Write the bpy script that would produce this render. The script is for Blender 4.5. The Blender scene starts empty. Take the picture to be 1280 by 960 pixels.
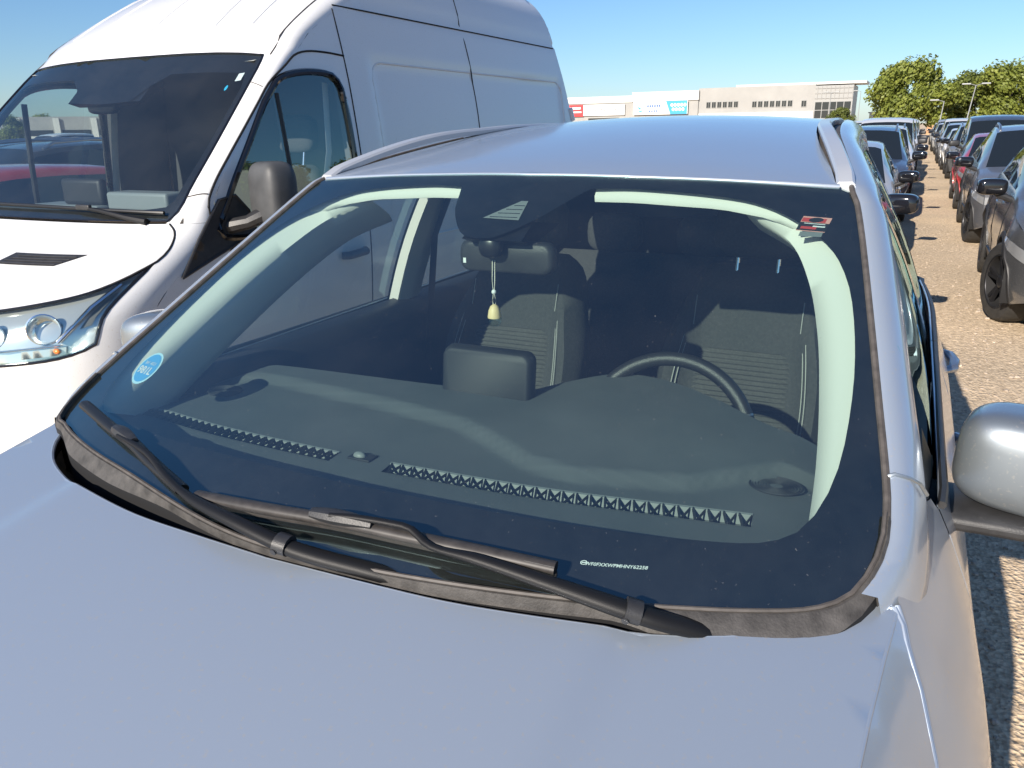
import bpy, bmesh, math, random
from mathutils import Vector, Matrix, Euler
from mathutils.geometry import delaunay_2d_cdt
PI = math.pi
rad = math.radians
rnd = random.Random(11)
sc = bpy.context.scene
col = sc.collection

# ------------------------------------------------------------------ camera
CAM_LOC = Vector((0.7771, 0.40, 1.70))
YAW, PITCH, ROLL = 0.4647, 0.31432, -0.01637
F_PX = 981.4
cd = bpy.data.cameras.new('camera')
cam = bpy.data.objects.new('camera', cd)
col.objects.link(cam)
_f = Vector((-math.sin(YAW)*math.cos(PITCH), math.cos(YAW)*math.cos(PITCH), -math.sin(PITCH)))
_r = Vector((math.cos(YAW), math.sin(YAW), 0))
_u = _r.cross(_f)
_r2 = _r*math.cos(ROLL) + _u*math.sin(ROLL)
_u2 = -_r*math.sin(ROLL) + _u*math.cos(ROLL)
cam.matrix_world = Matrix(((_r2.x, _u2.x, -_f.x, CAM_LOC.x), (_r2.y, _u2.y, -_f.y, CAM_LOC.y),
                           (_r2.z, _u2.z, -_f.z, CAM_LOC.z), (0, 0, 0, 1)))
cd.sensor_width = 36.0
cd.lens = F_PX/1280*36
cd.clip_start = 0.02
cd.clip_end = 2000
sc.camera = cam

# ------------------------------------------------------------------ light
SUN_DIR = Vector((0.41, 2.24, -1.15)).normalized()      # the way the light travels
SUN_EL = math.asin(-SUN_DIR.z)
SUN_ROT = math.atan2(-SUN_DIR.x, -SUN_DIR.y)
w = bpy.data.worlds.new('World')
sc.world = w
w.use_nodes = True
wn = w.node_tree
bg = wn.nodes['Background']
sky = wn.nodes.new('ShaderNodeTexSky')
sky.sky_type = 'NISHITA'
sky.sun_disc = False
sky.sun_elevation = SUN_EL
sky.sun_rotation = SUN_ROT
sky.altitude = 0
sky.air_density = 1.0
sky.dust_density = 0.3
sky.ozone_density = 7.0
wn.links.new(sky.outputs[0], bg.inputs[0])
bg.inputs[1].default_value = 0.086
sd = bpy.data.lights.new('sun', 'SUN')
sd.energy = 4.9
sd.angle = rad(0.5)
sd.color = (1.0, 0.91, 0.795)
sun = bpy.data.objects.new('sun', sd)
col.objects.link(sun)
sun.location = (0, -20, 20)
sun.rotation_euler = SUN_DIR.to_track_quat('-Z', 'Y').to_euler()
sc.view_settings.view_transform = 'Standard'
sc.view_settings.look = 'None'
sc.view_settings.exposure = 0.68
sc.view_settings.gamma = 1.0
sc.view_settings.use_curve_mapping = False
sc.render.engine = 'CYCLES'
sc.cycles.max_bounces = 12
sc.cycles.transparent_max_bounces = 24
sc.cycles.glossy_bounces = 5
sc.cycles.caustics_reflective = False
sc.cycles.caustics_refractive = False

# ------------------------------------------------------------------ materials
def newmat(name):
    m = bpy.data.materials.new(name)
    m.use_nodes = True
    nt = m.node_tree
    return m, nt, nt.nodes['Principled BSDF']

def N(nt, kind, **kw):
    n = nt.nodes.new(kind)
    for k, v in kw.items():
        if hasattr(n, k):
            setattr(n, k, v)
        else:
            n.inputs[k].default_value = v
    return n

def noise(nt, scale, detail=4, coord='Object', rough=0.55):
    tc = N(nt, 'ShaderNodeTexCoord')
    n = N(nt, 'ShaderNodeTexNoise')
    n.inputs['Scale'].default_value = scale
    n.inputs['Detail'].default_value = detail
    n.inputs['Roughness'].default_value = rough
    nt.links.new(tc.outputs[coord], n.inputs['Vector'])
    return n

def ramp(nt, src, a, b, ca=(0, 0, 0, 1), cb=(1, 1, 1, 1)):
    r = N(nt, 'ShaderNodeValToRGB')
    r.color_ramp.elements[0].position = a
    r.color_ramp.elements[0].color = ca
    r.color_ramp.elements[1].position = b
    r.color_ramp.elements[1].color = cb
    nt.links.new(src, r.inputs[0])
    return r

def c4(c):
    return (c[0], c[1], c[2], 1)

def mat(name, color, rough=0.5, metal=0.0, coat=0.0, var=0.0, vscale=20, bump=0.0, bscale=300, spec=0.5, emit=None):
    m, nt, b = newmat(name)
    b.inputs['Base Color'].default_value = c4(color)
    b.inputs['Roughness'].default_value = rough
    b.inputs['Metallic'].default_value = metal
    b.inputs['Coat Weight'].default_value = coat
    b.inputs['Coat Roughness'].default_value = 0.04
    b.inputs['Specular IOR Level'].default_value = spec
    if var:
        n = noise(nt, vscale)
        k = [max(0, 1-var), 1+var]
        r = ramp(nt, n.outputs[0], 0.3, 0.7, c4([x*k[0] for x in color]), c4([min(1, x*k[1]) for x in color]))
        nt.links.new(r.outputs[0], b.inputs['Base Color'])
    if bump:
        n2 = noise(nt, bscale, 3)
        bp = N(nt, 'ShaderNodeBump')
        bp.inputs['Strength'].default_value = bump
        bp.inputs['Distance'].default_value = 0.002
        nt.links.new(n2.outputs[0], bp.inputs['Height'])
        nt.links.new(bp.outputs[0], b.inputs['Normal'])
    return m

def paint(name, color, metal=0.0, rough=0.35, dust=0.06, speck=True, dustcol=(0.50, 0.48, 0.45), use_obj=False):
    """car paint: base + clear coat, dust film and light specks of dirt"""
    m, nt, b = newmat(name)
    b.inputs['Roughness'].default_value = rough
    b.inputs['Metallic'].default_value = metal
    b.inputs['Coat Weight'].default_value = 1.0
    b.inputs['Coat Roughness'].default_value = 0.035
    n = noise(nt, 3.0, 6)
    n2 = noise(nt, 160.0, 2, rough=0.5)
    base = N(nt, 'ShaderNodeMix', data_type='RGBA')
    if use_obj:
        oi = N(nt, 'ShaderNodeObjectInfo')
        nt.links.new(oi.outputs['Color'], base.inputs[6])
    else:
        base.inputs[6].default_value = c4(color)
    base.inputs[7].default_value = c4(dustcol)
    r1 = ramp(nt, n.outputs[0], 0.25, 0.8, (dust*0.5,)*3+(1,), (dust*1.3,)*3+(1,))
    r2 = ramp(nt, n2.outputs[0], 0.62, 0.72, (0, 0, 0, 1), (0.5,)*3+(1,))
    ad = N(nt, 'ShaderNodeMath', operation='ADD')
    nt.links.new(r1.outputs[0], ad.inputs[0])
    if speck:
        nt.links.new(r2.outputs[0], ad.inputs[1])
    else:
        ad.inputs[1].default_value = 0
    nt.links.new(ad.outputs[0], base.inputs[0])
    nt.links.new(base.outputs[2], b.inputs['Base Color'])
    mr = N(nt, 'ShaderNodeMath', operation='MULTIPLY_ADD')
    nt.links.new(r1.outputs[0], mr.inputs[0])
    mr.inputs[1].default_value = 1.2
    mr.inputs[2].default_value = 0.03
    nt.links.new(mr.outputs[0], b.inputs['Coat Roughness'])
    return m

def glass(name, tint=(0.80, 0.88, 0.86), dust=0.02, refl=0.10, dirt_scale=6.0):
    m, nt, b = newmat(name)
    nt.nodes.remove(b)
    out = nt.nodes['Material Output']
    tr = N(nt, 'ShaderNodeBsdfTransparent'); tr.inputs[0].default_value = c4(tint)
    gl = N(nt, 'ShaderNodeBsdfGlossy'); gl.inputs['Roughness'].default_value = 0.0; gl.inputs[0].default_value = (0.66, 0.95, 1.0, 1)
    df = N(nt, 'ShaderNodeBsdfDiffuse'); df.inputs[0].default_value = (0.62, 0.60, 0.56, 1)
    # reflectance of a thin pane, the same from both sides (Schlick)
    ge = N(nt, 'ShaderNodeNewGeometry')
    dt = N(nt, 'ShaderNodeVectorMath', operation='DOT_PRODUCT')
    nt.links.new(ge.outputs['Incoming'], dt.inputs[0]); nt.links.new(ge.outputs['Normal'], dt.inputs[1])
    ab_ = N(nt, 'ShaderNodeMath', operation='ABSOLUTE'); nt.links.new(dt.outputs['Value'], ab_.inputs[0])
    om = N(nt, 'ShaderNodeMath', operation='SUBTRACT'); om.inputs[0].default_value = 1.0; nt.links.new(ab_.outputs[0], om.inputs[1])
    pw = N(nt, 'ShaderNodeMath', operation='POWER'); nt.links.new(om.outputs[0], pw.inputs[0]); pw.inputs[1].default_value = 5.0
    fr = N(nt, 'ShaderNodeMath', operation='MULTIPLY_ADD'); nt.links.new(pw.outputs[0], fr.inputs[0])
    f0 = refl
    fr.inputs[1].default_value = 1-f0; fr.inputs[2].default_value = f0
    n = noise(nt, dirt_scale, 6)
    n2 = noise(nt, 230.0, 2)
    r1 = ramp(nt, n.outputs[0], 0.3, 0.85, (dust*0.5,)*3+(1,), (dust*1.8,)*3+(1,))
    r2 = ramp(nt, n2.outputs[0], 0.71, 0.77, (0, 0, 0, 1), (0.14,)*3+(1,))
    ad = N(nt, 'ShaderNodeMath', operation='ADD')
    nt.links.new(r1.outputs[0], ad.inputs[0]); nt.links.new(r2.outputs[0], ad.inputs[1])
    m1 = N(nt, 'ShaderNodeMixShader'); m2 = N(nt, 'ShaderNodeMixShader')
    nt.links.new(ad.outputs[0], m1.inputs[0]); nt.links.new(tr.outputs[0], m1.inputs[1]); nt.links.new(df.outputs[0], m1.inputs[2])
    nt.links.new(fr.outputs[0], m2.inputs[0]); nt.links.new(m1.outputs[0], m2.inputs[1]); nt.links.new(gl.outputs[0], m2.inputs[2])
    nt.links.new(m2.outputs[0], out.inputs[0])
    return m

M = {}
M['grey_paint'] = paint('grey_paint', (0.395, 0.462, 0.555), metal=0.5, rough=0.40, dust=0.07)
M['silver_trim'] = mat('silver_trim', (0.42, 0.44, 0.47), 0.32, 0.9)
M['rail_silver'] = mat('rail_silver', (0.50, 0.52, 0.55), 0.36, 0.35, coat=0.4)
M['mirror_silver'] = paint('mirror_silver', (0.30, 0.34, 0.37), metal=0.75, rough=0.42, dust=0.06)
M['white_paint'] = paint('white_paint', (0.75, 0.75, 0.745), rough=0.4, dust=0.03, dustcol=(0.60, 0.55, 0.48))
M['lot_paint'] = paint('lot_paint', (0.5, 0.5, 0.5), metal=0.15, rough=0.4, dust=0.07, use_obj=True)
M['windscreen'] = glass('windscreen_glass', (0.78, 0.90, 0.85), dust=0.011, refl=0.20)
M['side_glass'] = glass('side_glass', (0.88, 0.94, 0.93), dust=0.006)
M['van_glass'] = glass('van_glass', (0.82, 0.90, 0.90), dust=0.018, refl=0.12, dirt_scale=4)
M['car_glass'] = mat('dark_car_glass', (0.012, 0.016, 0.02), 0.03, spec=0.6)
M['black_frit'] = mat('black_frit', (0.010, 0.010, 0.012), 0.35, var=0.3, vscale=40)
M['black_plastic'] = mat('black_plastic', (0.028, 0.028, 0.030), 0.45, bump=0.25, bscale=500, var=0.25, vscale=30)
M['black_gloss'] = mat('black_gloss', (0.010, 0.010, 0.012), 0.08, coat=0.5)
M['black_void'] = mat('black_void', (0.006, 0.006, 0.007), 0.8)
M['wiper_rubber'] = mat('wiper_rubber', (0.038, 0.034, 0.032), 0.5, var=0.3, vscale=60)
M['wiper_arm'] = mat('wiper_arm', (0.009, 0.009, 0.010), 0.5, bump=0.15, bscale=700, spec=0.3)
M['seal'] = mat('seal_rubber', (0.075, 0.066, 0.060), 0.6, var=0.3, vscale=50)
M['cowl'] = mat('cowl_plastic', (0.060, 0.056, 0.053), 0.65, var=0.45, vscale=35, bump=0.4, bscale=300)
M['dash'] = mat('dash_plastic', (0.100, 0.112, 0.116), 0.62, bump=0.5, bscale=900, var=0.08, vscale=8)
M['dash_dark'] = mat('dash_dark', (0.022, 0.023, 0.025), 0.5, bump=0.3, bscale=900)
M['vent'] = mat('vent_lip', (0.20, 0.22, 0.22), 0.5)
M['seat'] = mat('seat_fabric', (0.062, 0.062, 0.060), 0.9, bump=0.8, bscale=1500, var=0.15, vscale=120)
M['seat_rib'] = mat('seat_rib_fabric', (0.088, 0.086, 0.080), 0.9, bump=0.8, bscale=1500, var=0.15, vscale=120)
M['stitch'] = mat('stitch_thread', (0.42, 0.42, 0.40), 0.8)
M['trim'] = mat('pillar_trim', (0.72, 0.72, 0.66), 0.75, bump=0.3, bscale=1200)
M['liner'] = mat('headliner_fabric', (0.40, 0.40, 0.37), 0.95)
M['leather'] = mat('wheel_leather', (0.020, 0.020, 0.021), 0.36, bump=0.3, bscale=900)
M['tyre'] = mat('tyre_rubber', (0.030, 0.029, 0.028), 0.75, bump=0.5, bscale=90, var=0.3, vscale=15)
M['rim'] = mat('alloy_rim', (0.30, 0.30, 0.31), 0.35, 0.85)
M['rim_dark'] = mat('dark_alloy_rim', (0.05, 0.05, 0.055), 0.35, 0.7)
M['chrome'] = mat('chrome', (0.86, 0.86, 0.87), 0.12, 1.0)
M['lamp_clear'] = mat('headlamp_shell', (0.74, 0.76, 0.78), 0.12, 0.6, coat=1.0)
M['wiper_black'] = mat('wiper_black', (0.010, 0.010, 0.011), 0.45)
M['amber'] = mat('amber_lamp', (0.75, 0.22, 0.03), 0.25, coat=0.6)
M['red_lamp'] = mat('red_lamp', (0.35, 0.01, 0.01), 0.15, coat=0.6)
M['cream'] = mat('cream_plastic', (0.80, 0.62, 0.33), 0.5)
M['cord'] = mat('white_cord', (0.70, 0.66, 0.58), 0.8)
M['plate'] = mat('number_plate', (0.75, 0.75, 0.73), 0.5)

# ------------------------------------------------------------------ mesh helpers
def lerp(a, b, t):
    return a + (b-a)*t

def interp(tab, x):
    if x <= tab[0][0]:
        return tab[0][1]
    for (x0, y0), (x1, y1) in zip(tab, tab[1:]):
        if x <= x1:
            return lerp(y0, y1, (x-x0)/(x1-x0))
    return tab[-1][1]

def smooth_tab(tab, n=120):
    """monotone-ish resample of a table through a Catmull-Rom curve, so surfaces carry no kinks"""
    P = spl([(a, b) for a, b in tab], n)
    P = sorted(P, key=lambda p: p[0])
    return [(p[0], p[1]) for p in P]

def sstep(a, b, x):
    t = min(1, max(0, (x-a)/(b-a)))
    return t*t*(3-2*t)

def spl(pts, n, closed=False):
    """Catmull-Rom through pts, n samples evenly spaced by length (centripetal-free, simple)"""
    P = [Vector(p) for p in pts]
    m = len(P)
    out = []
    segs = m if closed else m-1
    K = 12
    for i in range(segs):
        p1, p2 = P[i], P[(i+1) % m]
        p0 = P[i-1] if (closed or i > 0) else p1*2-p2
        p3 = P[(i+2) % m] if (closed or i+2 < m) else p2*2-p1
        for k in range(K):
            t = k/K
            out.append(0.5*((2*p1)+(p2-p0)*t+(2*p0-5*p1+4*p2-p3)*t*t+(3*p1-p0-3*p2+p3)*t**3))
    if closed:
        out.append(out[0].copy())
    else:
        out.append(P[-1].copy())
    return resample(out, n)

def resample(P, n):
    P = [Vector(p) for p in P]
    L = [0]
    for a, b in zip(P, P[1:]):
        L.append(L[-1]+(b-a).length)
    out = []
    j = 0
    for i in range(n):
        s = L[-1]*i/(n-1)
        while j < len(L)-2 and L[j+1] < s:
            j += 1
        d = L[j+1]-L[j]
        out.append(P[j].lerp(P[j+1], (s-L[j])/d if d > 1e-12 else 0))
    return out

def inside(p, poly):
    x, y = p[0], p[1]
    c = False
    j = len(poly)-1
    for i in range(len(poly)):
        xi, yi = poly[i][0], poly[i][1]
        xj, yj = poly[j][0], poly[j][1]
        if (yi > y) != (yj > y) and x < (xj-xi)*(y-yi)/(yj-yi)+xi:
            c = not c
        j = i
    return c

def densify(poly, step):
    out = []
    n = len(poly)
    for i in range(n):
        a = Vector(poly[i][:2]); b = Vector(poly[(i+1) % n][:2])
        k = max(1, int(math.ceil((b-a).length/step)))
        for q in range(k):
            out.append(a.lerp(b, q/k))
    return out

EACH_PIECE = {'wiper_joint', 'bonnet_scoop', 'door_gap', 'speaker_grille', 'wheel_ring', 'seat_stitching', 'sun_visor', 'seat_belt', 'headrest_post', 'arch_liner', 'sill_cladding', 'wheel_arch_trim', 'headlight', 'tail_light', 'centre_pillar_trim', 'door_card', 'dash_tray', 'window_pillar', 'header_trim', 'roof_seam', 'roof_rib', 'permit_red_field', 'permit_white_line', 'grille_bar'}
class MB:
    def __init__(self):
        self.v = []
        self.f = []
        self.mi = []
    def add(self, vs, fs, mi=0):
        o = len(self.v)
        self.v += [Vector(p) for p in vs]
        for f in fs:
            self.f.append([o+i for i in f])
            self.mi.append(mi)
        return self
    def grid(self, rows, mi=0, closed_u=False, closed_v=False, flip=False):
        nr, nc = len(rows), len(rows[0])
        vs = [p for r in rows for p in r]
        fs = []
        for i in range(nr if closed_v else nr-1):
            for j in range(nc if closed_u else nc-1):
                a = i*nc+j; b = i*nc+(j+1) % nc
                c = ((i+1) % nr)*nc+(j+1) % nc; d = ((i+1) % nr)*nc+j
                fs.append([d, c, b, a] if flip else [a, b, c, d])
        return self.add(vs, fs, mi)
    def box(self, c, s, mi=0, rot=None):
        c = Vector(c)
        vs = []
        for x in (-.5, .5):
            for y in (-.5, .5):
                for z in (-.5, .5):
                    p = Vector((x*s[0], y*s[1], z*s[2]))
                    if rot is not None:
                        p = rot @ p
                    vs.append(c+p)
        return self.add(vs, [[0, 1, 3, 2], [4, 6, 7, 5], [0, 4, 5, 1], [2, 3, 7, 6], [0, 2, 6, 4], [1, 5, 7, 3]], mi)
    def tube(self, pts, r, n=8, mi=0, caps=True, flat=1.0, up=(0, 0, 1)):
        """round (or flattened) bar along pts; r may be a list"""
        P = [Vector(p) for p in pts]
        m = len(P)
        rs = r if isinstance(r, (list, tuple)) else [r]*m
        rows = []
        for i in range(m):
            t = (P[min(i+1, m-1)]-P[max(i-1, 0)]).normalized()
            u = Vector(up)
            s = t.cross(u)
            if s.length < 1e-4:
                s = t.cross(Vector((1, 0, 0)))
            s.normalize()
            u = s.cross(t).normalized()
            rows.append([P[i]+s*(rs[i]*math.cos(2*PI*k/n))+u*(rs[i]*flat*math.sin(2*PI*k/n)) for k in range(n)])
        self.grid(rows, mi, closed_u=True)
        if caps:
            o = len(self.v)-m*n
            self.f.append([o+k for k in range(n)][::-1]); self.mi.append(mi)
            self.f.append([o+(m-1)*n+k for k in range(n)]); self.mi.append(mi)
        return self
    def lathe(self, prof, c, axis='x', n=32, mi=0, sgn=1):
        """prof: list of (radius, offset along axis)"""
        c = Vector(c)
        rows = []
        for r, h in prof:
            row = []
            for k in range(n):
                a = 2*PI*k/n
                if axis == 'x':
                    row.append(c+Vector((h*sgn, r*math.cos(a), r*math.sin(a))))
                elif axis == 'y':
                    row.append(c+Vector((r*math.cos(a), h*sgn, r*math.sin(a))))
                else:
                    row.append(c+Vector((r*math.cos(a), r*math.sin(a), h*sgn)))
            rows.append(row)
        return self.grid(rows, mi, closed_u=True)
    def sphere(self, c, s, mi=0, nu=24, nv=14, e=1.0, vmin=-1.0, vmax=1.0, rot=None):
        """ellipsoid, e<1 makes it boxier (superellipsoid)"""
        c = Vector(c)
        def sp(x):
            return math.copysign(abs(x)**e, x)
        rows = []
        for i in range(nv+1):
            ph = lerp(vmin, vmax, i/nv)*PI/2
            row = []
            for j in range(nu):
                th = 2*PI*j/nu
                p = Vector((s[0]*sp(math.cos(ph))*sp(math.cos(th)), s[1]*sp(math.cos(ph))*sp(math.sin(th)), s[2]*sp(math.sin(ph))))
                if rot is not None:
                    p = rot @ p
                row.append(c+p)
            rows.append(row)
        return self.grid(rows, mi, closed_u=True)
    def prism(self, poly, d, mi=0):
        """poly: 3-D loop, extruded by vector d"""
        P = [Vector(p) for p in poly]
        n = len(P)
        d = Vector(d)
        fs = [list(range(n))[::-1], [n+i for i in range(n)]]
        for i in range(n):
            fs.append([i, (i+1) % n, n+(i+1) % n, n+i])
        return self.add(P+[p+d for p in P], fs, mi)
    def patch(self, outline, fn, step, holes=(), mi=0, bstep=None):
        """fill a 2-D outline (with holes) by a fine triangulation and lift it by fn(u, v) -> 3-D point"""
        bstep = bstep or step
        loops = [densify(outline, bstep)]+[densify(h, bstep) for h in holes]
        vs, es = [], []
        for L in loops:
            o = len(vs)
            vs += L
            es += [(o+i, o+(i+1) % len(L)) for i in range(len(L))]
        xs = [p[0] for p in loops[0]]; ys = [p[1] for p in loops[0]]
        nx = int((max(xs)-min(xs))/step)+1; ny = int((max(ys)-min(ys))/step)+1
        allp = [p for L in loops for p in L]
        # coarse hash of boundary points, to keep interior points off the edge
        H = {}
        for p in allp:
            H.setdefault((int(p[0]//step), int(p[1]//step)), []).append(p)
        for i in range(1, nx):
            for j in range(1, ny):
                q = Vector((min(xs)+i*step+(0.5*step if j % 2 else 0), min(ys)+j*step))
                if not inside(q, loops[0]) or any(inside(q, h) for h in loops[1:]):
                    continue
                ci, cj = int(q[0]//step), int(q[1]//step)
                if any((q-p).length < 0.55*step for a in (-1, 0, 1) for b in (-1, 0, 1) for p in H.get((ci+a, cj+b), ())):
                    continue
                vs.append(q)
        rv, re, rf, _, _, _ = delaunay_2d_cdt([Vector(p) for p in vs], es, [], 0, 1e-6)
        fs = []
        for f in rf:
            c = sum((rv[i] for i in f), Vector((0, 0)))/len(f)
            if inside(c, loops[0]) and not any(inside(c, h) for h in loops[1:]):
                fs.append(list(f))
        return self.add([fn(p[0], p[1]) for p in rv], fs, mi)
    def mirrored(self):
        n = len(self.v)
        self.v += [Vector((-p.x, p.y, p.z)) for p in self.v]
        self.f += [[n+i for i in f[::-1]] for f in list(self.f)]
        self.mi += list(self.mi)
        return self
    def islands(self):
        """the separate pieces of this mesh, each as its own MB"""
        par = list(range(len(self.v)))
        def find(a):
            while par[a] != a:
                par[a] = par[par[a]]
                a = par[a]
            return a
        key = {}
        for i, q in enumerate(self.v):
            k = (round(q.x, 5), round(q.y, 5), round(q.z, 5))
            if k in key: par[find(i)] = find(key[k])
            else: key[k] = i
        for f in self.f:
            for i in f[1:]:
                par[find(i)] = find(f[0])
        out = {}
        for f, mi in zip(self.f, self.mi):
            m = out.setdefault(find(f[0]), MB())
            m.v = self.v; m.f.append(f); m.mi.append(mi)
        return list(out.values())
    def build(self, name, mats, parent=None, org=(0, 0, 0), smooth=35, bevel=0.0, solid=0.0, sub=0, recalc=True):
        if name in EACH_PIECE:
            isl = self.islands()
            if len(isl) > 1:
                return [m.build(name+'#', mats, parent, org, smooth, bevel, solid, sub, recalc) for m in isl][0]
        name = name.rstrip('#')
        me = bpy.data.meshes.new(name)
        o = Vector(org)
        used = sorted({i for f in self.f for i in f})
        mp = {k: i for i, k in enumerate(used)}
        me.from_pydata([self.v[k]-o for k in used], [], [[mp[i] for i in f] for f in self.f])
        for m in (mats if isinstance(mats, (list, tuple)) else [mats]):
            me.materials.append(m)
        for p, mi in zip(me.polygons, self.mi):
            p.material_index = mi
        if recalc:
            bm = bmesh.new(); bm.from_mesh(me)
            bmesh.ops.remove_doubles(bm, verts=bm.verts, dist=1e-5)
            bmesh.ops.recalc_face_normals(bm, faces=bm.faces)
            bm.to_mesh(me); bm.free()
        if smooth:
            me.polygons.foreach_set('use_smooth', [True]*len(me.polygons))
            me.set_sharp_from_angle(angle=rad(smooth))
        ob = bpy.data.objects.new(name, me)
        col.objects.link(ob)
        if parent is not None:
            ob.parent = parent
        if solid:
            s = ob.modifiers.new('solid', 'SOLIDIFY'); s.thickness = abs(solid); s.offset = 1 if solid > 0 else -1
        if bevel:
            b = ob.modifiers.new('bevel', 'BEVEL'); b.width = bevel; b.segments = 3; b.limit_method = 'ANGLE'; b.angle_limit = rad(40)
        if sub:
            s = ob.modifiers.new('sub', 'SUBSURF'); s.levels = sub; s.render_levels = sub
        return ob

def tag(o, label=None, cat=None, group=None, kind=None):
    if label: o['label'] = label
    if cat: o['category'] = cat
    if group: o['group'] = group
    if kind: o['kind'] = kind
    return o

def empty(name, loc, rz=0, **kw):
    o = bpy.data.objects.new(name, None)
    o.empty_display_size = 0.2
    col.objects.link(o)
    o.location = loc
    o.rotation_euler = (0, 0, rz)
    return tag(o, **kw)

def kids(o):
    return [c for c in ALLC.get(o.name, [])]

def copy_tree(o, parent=None):
    c = o.copy()
    col.objects.link(c)
    if parent is not None:
        c.parent = parent
    for ch in list(o.children):
        copy_tree(ch, c)
    return c

def text_mesh(body, size, bold=0.0):
    """letter shapes as flat triangles in the XY plane (list of 2-D verts, faces)"""
    cu = bpy.data.curves.new('lettering', 'FONT')
    cu.body = body
    cu.size = size
    cu.offset = bold
    cu.align_x = 'CENTER'; cu.align_y = 'CENTER'
    cu.resolution_u = 3
    ob = bpy.data.objects.new('lettering', cu)
    col.objects.link(ob)
    dg = bpy.context.evaluated_depsgraph_get()
    me = bpy.data.meshes.new_from_object(ob.evaluated_get(dg))
    vs = [v.co.copy() for v in me.vertices]
    fs = [list(p.vertices) for p in me.polygons]
    bpy.data.objects.remove(ob)
    bpy.data.curves.remove(cu)
    bpy.data.meshes.remove(me)
    return vs, fs

def wheel(parent, c, R, wd, sgn, rim_mat='rim', org=(0, 0, 0), spokes=5):
    """road wheel: tyre and rim; sgn is the outward side along x"""
    m = MB()
    Rr = R*0.69
    pr = [(Rr*0.97, -wd/2), (R*0.93, -wd/2), (R*0.985, -wd*0.40), (R, -wd*0.2), (R, wd*0.2), (R*0.985, wd*0.40), (R*0.93, wd/2), (R*0.80, wd*0.52), (Rr*0.97, wd/2)]
    m.lathe(pr, c, n=40, sgn=sgn)
    t = m.build('wheel', M['tyre'], parent, org)
    r = MB()
    r.lathe([(Rr, wd*0.49), (Rr*0.94, wd*0.50), (Rr*0.90, wd*0.44), (Rr*0.88, -wd*0.3), (0.0, -wd*0.3)], c, n=40, sgn=sgn, mi=1)
    r.lathe([(Rr*1.0, wd*0.47), (Rr*0.985, wd*0.515), (Rr*0.93, wd*0.50), (Rr*0.90, wd*0.40)], c, n=40, sgn=sgn)
    r.lathe([(Rr*0.22, wd*0.2), (Rr*0.22, wd*0.42), (Rr*0.16, wd*0.45), (0, wd*0.45)], c, n=20, sgn=sgn)
    cv = Vector(c)
    for k in range(spokes):
        a = 2*PI*k/spokes+0.3
        for da in (-0.13, 0.13):
            d1 = Vector((0, math.cos(a+da*0.4), math.sin(a+da*0.4))); d2 = Vector((0, math.cos(a+da), math.sin(a+da)))
            tdir = Vector((0, -math.sin(a), math.cos(a)))
            p1 = cv+d1*Rr*0.15+Vector((sgn*wd*0.40, 0, 0)); p2 = cv+d2*Rr*0.95+Vector((sgn*wd*0.46, 0, 0))
            wv = tdir*Rr*0.055
            r.prism([p1-wv, p1+wv, p2+wv*1.25, p2-wv*1.25], (-sgn*0.03, 0, 0))
    r.build('rim', [M[rim_mat], M['black_void']], t, org)
    return t
M['mirror_black'] = mat('mirror_black', (0.060, 0.062, 0.065), 0.55, var=0.2, vscale=12, bump=0.2, bscale=250)
M['liner_dark'] = mat('bulkhead_grey', (0.10, 0.10, 0.10), 0.8)
# ------------------------------------------------------------------ the grey car in front
HC = (0, 2.3, 0)                       # base point of the car, its nose towards the camera
def Wy(x, z):
    return -0.913+1.858*z+0.2915*x*x
def Wp(x, z, d=0.0):
    """point on the windscreen, d metres proud of it (minus: inside)"""
    n = Vector((0.583*x, -1, 1.858)).normalized()
    return Vector((x, Wy(x, z), z))+n*d
def H0(x, y):
    return 1.118-0.16*(1.2-y)-0.07*(1.2-y)**2-0.05*x*x-(0.9*(0.22-y)**2 if y < 0.22 else 0)
def Hz(x, y):
    return H0(x, y)+0.007*(1-sstep(0.49, 0.545, abs(x)))-0.0035
KT = [(0, .66), (.25, .70), (.5, .74), (.8, .775), (1.1, .797), (1.25, .809), (1.38, .824), (1.6, .84)]
OFF = smooth_tab([(0, 0), (.012, .011), (.04, .032), (.09, .066), (.16, .104), (.24, .136), (.33, .156), (.45, .154), (.6, .145), (.75, .13), (.88, .09)])
XB = smooth_tab([(.22, .90), (.3, .94), (.4, .95), (.55, .952), (.66, .962), (.75, .971), (.84, .968), (.90, .960), (.96, .945), (1.02, .922), (1.07, .903), (1.11, .885), (1.15, .868), (1.20, .850)])
def tail_in(y):
    return 1-0.20*((y-3.1)/1.5)**2 if y > 3.1 else 1.0
def Xs(y, z):
    d = max(0, H0(.8, min(y, 1.4))-z)
    b = sstep(1.40, 1.78, y)
    x = (interp(KT, y)+interp(OFF, d))*(1-b)+interp(XB, z)*b
    x *= tail_in(y)
    return x
def SP(y, z, s=1):
    return Vector((s*Xs(y, z), y, z))
def Rz(x, y):
    return interp(RZT, y)-0.09*x*x
RZT = smooth_tab([(2.0, 1.590), (2.07, 1.603), (2.2, 1.630), (2.5, 1.674), (2.8, 1.707), (3.1, 1.729), (3.4, 1.736), (3.7, 1.728), (4.0, 1.70), (4.4, 1.64)])
RX = smooth_tab([(2.0, .655), (2.14, .650), (2.3, .622), (2.5, .580), (2.7, .546), (2.9, .524), (3.2, .506), (3.6, .495), (4.4, .475)])

car = empty('parked_car', HC, label='grey estate car with roof rails and a long windscreen, filling the foreground', cat='car')
def part(mb, name, m, parent=None, **kw):
    return mb.build(name, m, parent or car, HC, **kw)

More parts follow.
